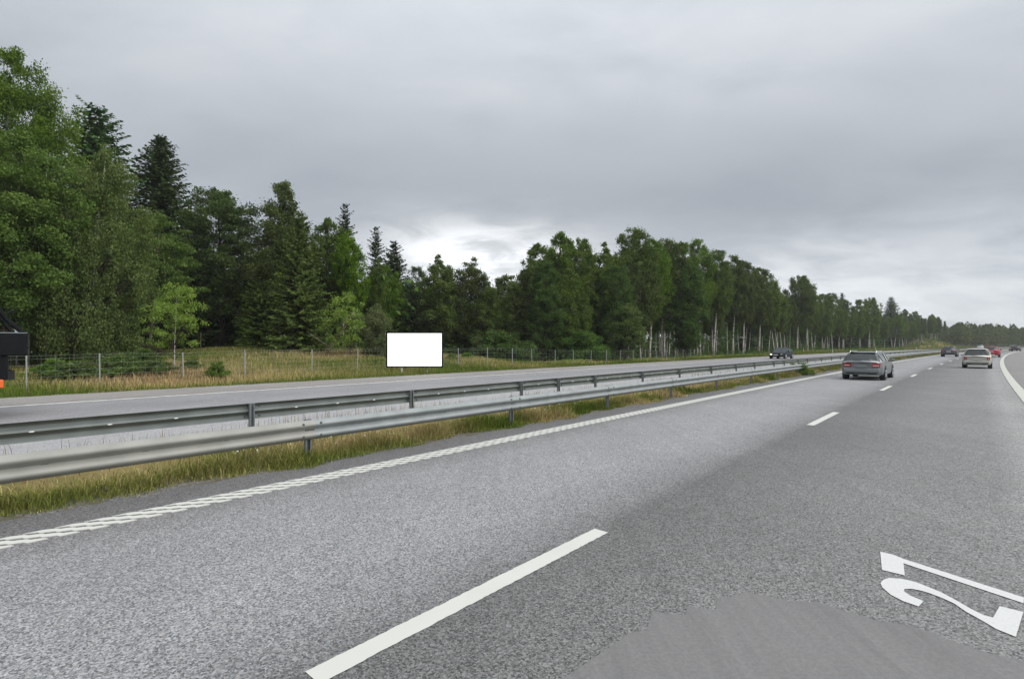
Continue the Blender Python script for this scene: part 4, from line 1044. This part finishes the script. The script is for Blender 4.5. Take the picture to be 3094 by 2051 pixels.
    if facing == 1 or True:
        zb = st[0][1]
        for sx in (-1, 1):
            if lamps == 'wide': x0, x1, za, zc_ = w0 * .56, wl * .985, z0 - .225, z0 - .0
            elif lamps == 'corner': x0, x1, za, zc_ = w0 * .76, wl * .99, z0 - .22, z0 + .03
            else: x0, x1, za, zc_ = w0 * .55, wl * .985, z0 - .15, z0 - .02
            mb = MB()
            q = [(sx * x0, -.012, za + .02), (sx * w0 * .99, -.010, za), (sx * (wl + .006), y1_ + .10, za + .03), (sx * (wl + .004), y1_ + .12, zc_ - .01), (sx * w0 * .99, .0, zc_), (sx * (x0 + .03), -.008, zc_ - .02)]
            inn = [(a * .97, y + .10, z) for a, y, z in q]
            mb.add(q + inn, [(0, 1, 4, 5), (1, 2, 3, 4), (6, 7, 10, 11)[::-1], (7, 8, 9, 10)[::-1], (0, 5, 11, 6), (2, 8, 9, 3), (3, 9, 10, 4), (4, 10, 11, 5), (0, 6, 7, 1), (1, 7, 8, 2)])
            tl = mb.build('tail_light', M['lamp_red'], t)
            mb = MB(); mb.box(sx * (x0 + .05), sx * (w0 * .94), -.020, .02, za + .075, za + .115); mb.build('lens', M['lamp_clear'], tl)
        mb = MB(); mb.box(-w0 * .84, w0 * .84, -.030, .10, zb - .03, zb + .05); mb.build('lower_bumper', M['trim'], t, bevel=.02)
        mb = MB(); mb.box(-w0 * 1.0, w0 * 1.0, -.055, .16, zb + .06, z0 - .27); mb.build('bumper', pm, t, bevel=.05)
        mb = MB(); mb.box(-.27, .27, -.024, .0, z0 - .21, z0 - .09); mb.build('plate_recess', pm if not plate else M['plate'], t, bevel=.004)
        a, c = rings[rear[0]][8], rings[rear[1]][8]
        mb = MB(); u = Vector((0, a[1], a[2])); v_ = Vector((0, c[1], c[2])); p0 = u.lerp(v_, .06) + Vector((0, -.03, .02))
        mb.tube([p0 + Vector((-.38, 0, .0)), p0 + Vector((.02, -.01, .01))], .013, 4); mb.build('rear_wiper', M['trim'], t)
        mb = MB(); w_ = st[rear[1]][5]; mb.box(-w_ * .9, w_ * .9, c[1] - .10, c[1] + .06, c[2] - .012, c[2] + .012); mb.build('roof_spoiler', M['trim'] if rails else pm, t, bevel=.008)
    if rails:
        for sx in (-1, 1):
            y0, y1 = st[rear[1]][0] + .05, st[front[0]][0] - .1; xr = st[rear[1]][5] * .93
            mb = MB(); zt = st[rear[1] + SUBN][4]
            mb.tube([(sx * xr, y0, zt - .03), (sx * xr, y0 + .12, zt + .055), (sx * xr, y1 - .15, zt + .05), (sx * xr, y1, zt - .02)], .018, 6); mb.build('roof_rail', M['chrome'], t)
    # front end
    zf, wf = st[-1][2], st[-1][3]; zg = st[-1][1]
    for sx in (-1, 1):
        mb = MB(); wl2, y2 = base_st[-2][3], base_st[-2][0]
        q = [(sx * wf * .62, L + .012, zf - .12), (sx * wf * .99, L - .02, zf - .12), (sx * (wf * .99 + .06), L - .22, zf - .06), (sx * (wf * .99 + .05), L - .24, zf + .04), (sx * wf * .99, L - .03, zf + .0), (sx * wf * .66, L + .006, zf - .03)]
        inn = [(a * .96, y - .12, z) for a, y, z in q]
        mb.add(q + inn, [(0, 1, 4, 5), (1, 2, 3, 4), (11, 10, 7, 6), (10, 9, 8, 7), (0, 5, 11, 6), (2, 8, 9, 3), (3, 9, 10, 4), (4, 10, 11, 5), (0, 6, 7, 1), (1, 7, 8, 2)])
        mb.build('headlight', M['lamp_on'] if (lit and sx > 0) else M['lamp_off'], t)
    mb = MB(); mb.box(-wf * .55, wf * .55, L - .05, L + .016, zf - .17, zf - .04); mb.build('grille', M['trim'], t, bevel=.01)
    mb = MB(); mb.box(-wf * .80, wf * .80, L - .05, L + .020, zg + .02, zg + .16); mb.build('air_intake', M['black'], t, bevel=.01)
    if plate_front:
        mb = MB(); mb.box(-.26, .26, L + .018, L + .032, zg + .19, zg + .30); mb.build('number_plate', M['plate'], t)
    # floor and dashboard so that the glass has something behind it
    mb = MB(); mb.box(-W * .78, W * .78, st[rear[1]][0] + .1, st[front[0]][0], .30, base_st[2][2] - .12); mb.build('interior', M['cabin'], t)
    if seats:
        for sx in (-1, 1):
            mb = MB(); mb.box(sx * .22, sx * .48, 1.0, 1.12, base_st[2][2] - .15, base_st[2][2] + .20); mb.build('headrest', M['glass_grey'], t, bevel=.04)
    # round both ends in plan
    for o in t.children:
        if o.name.split('.')[0] in ('wheel', 'wheel_arch', 'interior', 'headrest'): continue
        for me in [o.data] + [c.data for c in o.children]:
            n_ = len(me.vertices); a = np.zeros(n_ * 3, np.float32); me.vertices.foreach_get('co', a); a = a.reshape(-1, 3)
            u = np.clip(np.abs(a[:, 0]) / W, 0, 1) ** 2.6
            a[:, 1] += .20 * u * np.clip(1 - a[:, 1] / 1.0, 0, 1) - .38 * u * np.clip(1 - (L - a[:, 1]) / 1.3, 0, 1)
            me.vertices.foreach_set('co', a.ravel()); me.update()
    return t

ESTATE = [(0.00, .34, .90, .80, .93, .76), (.10, .27, .955, .895, 1.00, .80), (.52, .24, .985, .925, 1.415, .62), (1.25, .23, .975, .93, 1.455, .66), (2.45, .22, .945, .93, 1.46, .665), (3.00, .22, .925, .925, 1.42, .63), (3.80, .22, .90, .92, .955, .80), (4.50, .24, .80, .90, .85, .74), (4.86, .30, .66, .78, .71, .60)]
HATCH = [(0.00, .36, .88, .75, .92, .70), (.10, .28, .93, .835, .99, .74), (.42, .25, .97, .848, 1.46, .56), (.95, .24, .96, .85, 1.52, .60), (1.75, .23, .94, .85, 1.525, .61), (2.25, .23, .92, .848, 1.48, .58), (3.05, .23, .90, .84, .98, .72), (3.50, .25, .80, .82, .88, .66), (3.75, .30, .66, .70, .72, .54)]
FAST = [(0.00, .36, .92, .78, .97, .74), (.12, .28, .97, .90, 1.06, .78), (1.15, .24, .96, .92, 1.38, .58), (1.75, .22, .94, .925, 1.43, .61), (2.45, .22, .92, .925, 1.425, .61), (2.90, .22, .90, .92, 1.39, .58), (3.75, .22, .88, .91, .93, .78), (4.40, .24, .78, .89, .83, .72), (4.75, .28, .66, .78, .71, .60)]
SUV = [(0.00, .38, .94, .78, .97, .74), (.10, .32, .99, .89, 1.04, .78), (.62, .28, 1.02, .91, 1.46, .60), (1.25, .27, 1.01, .92, 1.50, .64), (2.30, .26, .99, .92, 1.50, .65), (2.80, .26, .97, .915, 1.45, .61), (3.55, .27, .95, .91, 1.01, .78), (4.15, .29, .86, .89, .91, .72), (4.45, .34, .72, .78, .77, .60)]
def put(o, t, s, opposite=False, dy=0.0):
    x, y = RP(t, s); o.location = (float(x), float(y), 0.001); o.rotation_euler = (0, 0, head(s) + (math.pi if opposite else 0) + dy)
put(car('estate_car', 'grey estate car with roof rails seen from behind in the left lane', 'car', ESTATE, M['grey_paint'], 0, M['glass_grey'], rails=True, wheels=(.98, 3.85, .335)), -4.36, 31.9)
put(car('hatchback_car', 'small silver hatchback seen from behind in the right lane', 'car', HATCH, M['silver_paint'], 0, M['glass_grey'], lamps='corner', wheels=(.62, 3.08, .30), seats=True), -0.12, 53.4)
put(car('hatchback_car', 'dark grey car far ahead in the left lane beyond the estate car', 'car', SUV, M['dark_paint'], 0, lamps='wide', wheels=(.85, 3.5, .34), plate=True), -4.55, 100.5)
put(car('hatchback_car', 'red car partly hidden by the small silver hatchback', 'car', SUV, M['red_paint'], 0, lamps='corner', wheels=(.85, 3.5, .34), plate=True), 0.10, 101.0)
put(car('fastback_car', 'black fastback car oncoming with one headlight lit behind the far rail', 'car', FAST, M['black_paint'], 0, M['glass'], wheels=(.95, 3.78, .335), lamps='slim', plate_front=True, lit=True), -19.4, 75.0, True)
xs, ys = RP(-17.5, 190)
put(car('hatchback_car', 'white car oncoming far away just left of the red car', 'car', HATCH, M['white_paint'], 0, wheels=(.62, 3.08, .30), plate_front=True), -17.6, solve_s(2965, -17.6), True)
put(car('hatchback_car', 'dark grey car farthest ahead near the right edge of the picture', 'car', SUV, M['dark_paint'], 0, wheels=(.85, 3.5, .34)), .45, solve_s(3069, .45))
put(car('hatchback_car', 'silver car half behind the farthest dark grey car', 'car', HATCH, M['silver_paint'], 0, wheels=(.62, 3.08, .30)), -0.6, 205)

# --- lorry with a loading crane, only its rear end reaches into the picture at the left
def lorry():
    t = thing('crane_lorry', 'dark crane lorry cut off by the left edge with orange rear bumper end', 'lorry')
    b_ = lambda nm, mat, *a, bev=.0, p=t: (lambda m_: m_.build(nm, mat, p, bevel=bev))((lambda m_: (m_.box(*a), m_)[1])(MB()))
    b_('tail_box', M['lorry_black'], -1.15, 1.15, 0.16, .75, 1.58, 2.14, bev=.04)
    b_('lid_edge', M['zinc_dark'], -1.16, 1.16, .17, .73, 2.142, 2.165)
    for sx in (-1, 1): b_('chassis_rail', M['trim'], sx * .42 - .05, sx * .42 + .05, .35, 8.2, .95, 1.2)
    b_('rear_bumper', M['orange'], -1.22, 1.22, .60, .80, .80, 1.0, bev=.02)
    b_('column', M['lorry_black'], -1.1, 1.1, .52, .80, 1.0, 1.58)
    b_('flatbed', M['lorry_black'], -1.22, 1.22, .78, 5.6, 1.22, 1.40)
    for sx in (-1, 1):
        b_('side_board', M['lorry_black'], sx * 1.24 - .02, sx * 1.24 + .02, .78, 5.6, 1.40, 2.0)
    mb = MB(); mb.tube([(.5, 1.75, 1.4), (.5, 1.75, 3.3)], .16, 10); mb.tube([(.5, 1.75, 3.2), (.5, 2.4, 3.7), (.5, 4.0, 3.0)], [.14, .13, .1], 8); mb.build('crane_arm', M['lorry_black'], t)
    mb = MB(); mb.tube([(.9, .28, 2.16), (.9, .52, 2.55), (.9, .72, 3.1)], .045, 6); mb.tube([(-.3, .18, 2.16), (-.3, .52, 2.55), (-.3, .72, 2.95)], .055, 6); mb.tube([(.9, .36, 2.72), (-.3, .36, 2.72)], .04, 6); mb.tube([(.9, .40, 2.80), (-.3, .40, 2.80)], .03, 6); mb.build('ladder_frame', M['lorry_black'], t)
    mb = MB(); mb.box(.2, .32, .20, .30, 2.17, 2.26); mb.tube([(.26, .25, 2.26), (.26, .25, 2.31)], [.06, .045], 10); mb.build('beacon', M['lamp_off'], t)
    b_('cab', M['lorry_black'], -1.2, 1.2, 6.0, 8.3, .7, 3.0, bev=.12); b_('windscreen', M['glass'], -1.05, 1.05, 8.29, 8.32, 1.8, 2.7)
    for y in (1.9, 3.2, 7.2):
        for sx in (-1, 1):
            mb = MB(); mb.tube([(sx * .82, y, .5), (sx * .85, y, .5), (sx * 1.15, y, .5), (sx * 1.18, y, .5)], [.44, .5, .5, .45], 20); wo = mb.build('wheel', M['tyre'], t)
            mb = MB(); mb.cyl((sx * 1.17, y, .5), (1, 0, 0), .27, .05, 16); mb.build('rim', M['rim'], wo)
    return t
lr = lorry(); put(lr, -18.9, 1.70, True)
# ---------------------------------------------------------------- grass and flowers
def blades(name, x, y, z, h, wdt, tint, lean=0.35, seg=2, parent=None):
    n = len(x); a = rs.uniform(0, 6.28, n); ln = lean * h * rs.uniform(.2, 1.3, n); wa = a + np.pi / 2 + rs.normal(0, .5, n)
    bx, by = np.cos(a) * ln, np.sin(a) * ln; wx, wy = np.cos(wa) * wdt / 2, np.sin(wa) * wdt / 2
    p0 = np.stack([x - wx, y - wy, z], 1); p1 = np.stack([x + wx, y + wy, z], 1)
    q0 = np.stack([x + bx * .35 - wx * .75, y + by * .35 - wy * .75, z + h * .6], 1); q1 = np.stack([x + bx * .35 + wx * .75, y + by * .35 + wy * .75, z + h * .6], 1)
    tp = np.stack([x + bx, y + by, z + h * (1 - .25 * lean)], 1)
    v = np.stack([p0, p1, q1, q0, tp], 1).reshape(-1, 3); i = np.arange(n) * 5
    f4 = np.stack([i, i + 1, i + 2, i + 3], 1); f3 = np.stack([i + 3, i + 2, i + 4], 1)
    col = np.repeat(np.column_stack([tint, np.ones(n)]), 5, axis=0)
    me = npmesh(name, v, [f4, f3], M['grass'], False, {'tint': ('POINT', 'FLOAT_COLOR', col)})
    return stuff(obj(name, me, parent))
def tints(n, cols, k, noise=.18):
    """k in 0..1 walks through the list of colours"""
    c = np.array(cols); u = np.clip(k, 0, .9999) * (len(c) - 1); i = u.astype(int); fr = (u - i)[:, None]
    return (c[i] * (1 - fr) + c[i + 1] * fr) * np.exp(rs.normal(0, noise, (n, 1)))
GREEN, OLIVE, STRAW, TAN, RUST = (.105, .155, .026), (.190, .205, .050), (.40, .34, .15), (.42, .32, .165), (.33, .20, .105)
def nz(x, y, k, p=0.0): return .5 + .25 * (np.sin(x * k + 1.7 * np.sin(y * k * .6 + p)) + np.sin(y * k * 1.3 + p + 1.1 * np.sin(x * k * .8)))
# median, between the near rail and the inner edge of our carriageway
def median(n, s0, s1, hs, wd):
    s = rs.uniform(s0, s1, n); edge_ = -7.68 - .13 * np.sin(s * 1.1) - .09 * np.sin(s * 2.7 + 1) - .07 * np.sin(s * 6.3) + rs.normal(0, .035, n)
    t = edge_ - np.abs(rs.normal(0, .55, n)); t = np.maximum(t, -9.6 + rs.random(n) * .6)
    x, y = RP(t, s); tall = np.clip((edge_ - t) / .35, .25, 1)
    k = np.clip(nz(x, y, 1.6) * 1.1 - .12 + .35 * (edge_ - t) * .6 + rs.normal(0, .16, n), 0, 1)
    clump_ = .45 + .9 * nz(x, y, 4.2, 1.0) * nz(x, y, 1.1, .4) * 1.6
    return x, y, np.full(n, -.02), hs * tall * clump_ * rs.uniform(.45, 1.3, n), wd * rs.uniform(.6, 1.3, n), tints(n, [GREEN, OLIVE, OLIVE, STRAW, TAN, RUST], np.clip(k * .78, 0, 1), .28)
blades('median_grass', *median(48000, -6, 16, .34, .0085), lean=.75)
blades('median_grass', *median(26000, 16, 70, .33, .022), lean=.5)
blades('median_grass', *median(14000, 70, 330, .35, .06), lean=.4)
# sparse dry stalks between the rails
n = 11000; s = rs.uniform(-6, 80, n); t = rs.uniform(-11.1, -9.5, n); x, y = RP(t, s)
blades('dry_stalks', x, y, np.full(n, -.02), rs.uniform(.18, .52, n) * (.55 + .6 * nz(x, y, 1.3)), rs.uniform(.006, .013, n), tints(n, [OLIVE, STRAW, RUST, (.15, .10, .05)], rs.random(n)), lean=.18)
# meadow beyond the opposite carriageway
def meadow(n, s0, s1, t1, hh, wd, dens):
    s = rs.uniform(s0, s1, n); t = -25.25 - rs.random(n) ** dens * (t1 - 25.25); x, y = RP(t, s)
    dist = -25.2 - t
    green = np.exp(-(dist / 1.5) ** 2) * .75
    patch_ = nz(x, y, .33, 2.0); hump = np.exp(-.5 * (((x + 23) / 11) ** 2 + ((y - 46) / 9) ** 2))
    green = green + .55 * sstep(s, 34, 60) * np.exp(-(dist / 9) ** 2)
    k = np.clip(.42 - green * .75 + (patch_ - .5) * 1.0 - .22 * hump + rs.normal(0, .13, n), 0, 1)
    h = hh * (.32 + .68 * np.clip(dist / 2.2, 0, 1)) * rs.uniform(.5, 1.2, n) * (1 - .35 * hump)
    return x, y, terrain(x, y) - .02, h, wd * rs.uniform(.6, 1.4, n), tints(n, [GREEN, OLIVE, STRAW, TAN, RUST], k)
blades('meadow_grass', *meadow(70000, -6, 40, 46, .40, .024, 1.35), lean=.45)
blades('verge_grass', *meadow(36000, 40, 130, 36.5, .45, .05, 1.2), lean=.4)
blades('verge_grass', *meadow(16000, 130, 400, 40, .5, .16, 1.2), lean=.4)
# white flowers in the median
n = 130; s = rs.uniform(2.6, 12, n); t = -7.95 - rs.random(n) * .5; x, y = RP(t, s); z = rs.uniform(.20, .34, n)
fl = leaf_quads(np.column_stack([x, y, z]), .030, np.zeros((n, 3)), rs, 2.0, 1.0, 0)
stuff(obj('white_flowers', npmesh('white_flowers', fl[0], fl[1], plain('petals', (.78, .78, .74), .8))))

# ---------------------------------------------------------------- damp air: far trees turn paler
hz = bpy.data.materials.new('haze'); hz.use_nodes = True; hz.node_tree.nodes.clear(); hb = NB(hz.node_tree)
hv = hb.n('ShaderNodeVolumePrincipled', {'Color': (0.89, 0.905, 0.92, 1), 'Density': 0.00032, 'Anisotropy': 0.2})
ho = hb.n('ShaderNodeOutputMaterial'); hz.node_tree.links.new(hv.outputs[0], ho.inputs['Volume'])
mb = MB(); mb.box(-2600, 2600, -2600, 2600, -2.5, 34); hm = mb.mesh('haze', hz)
stuff(obj('haze', hm))
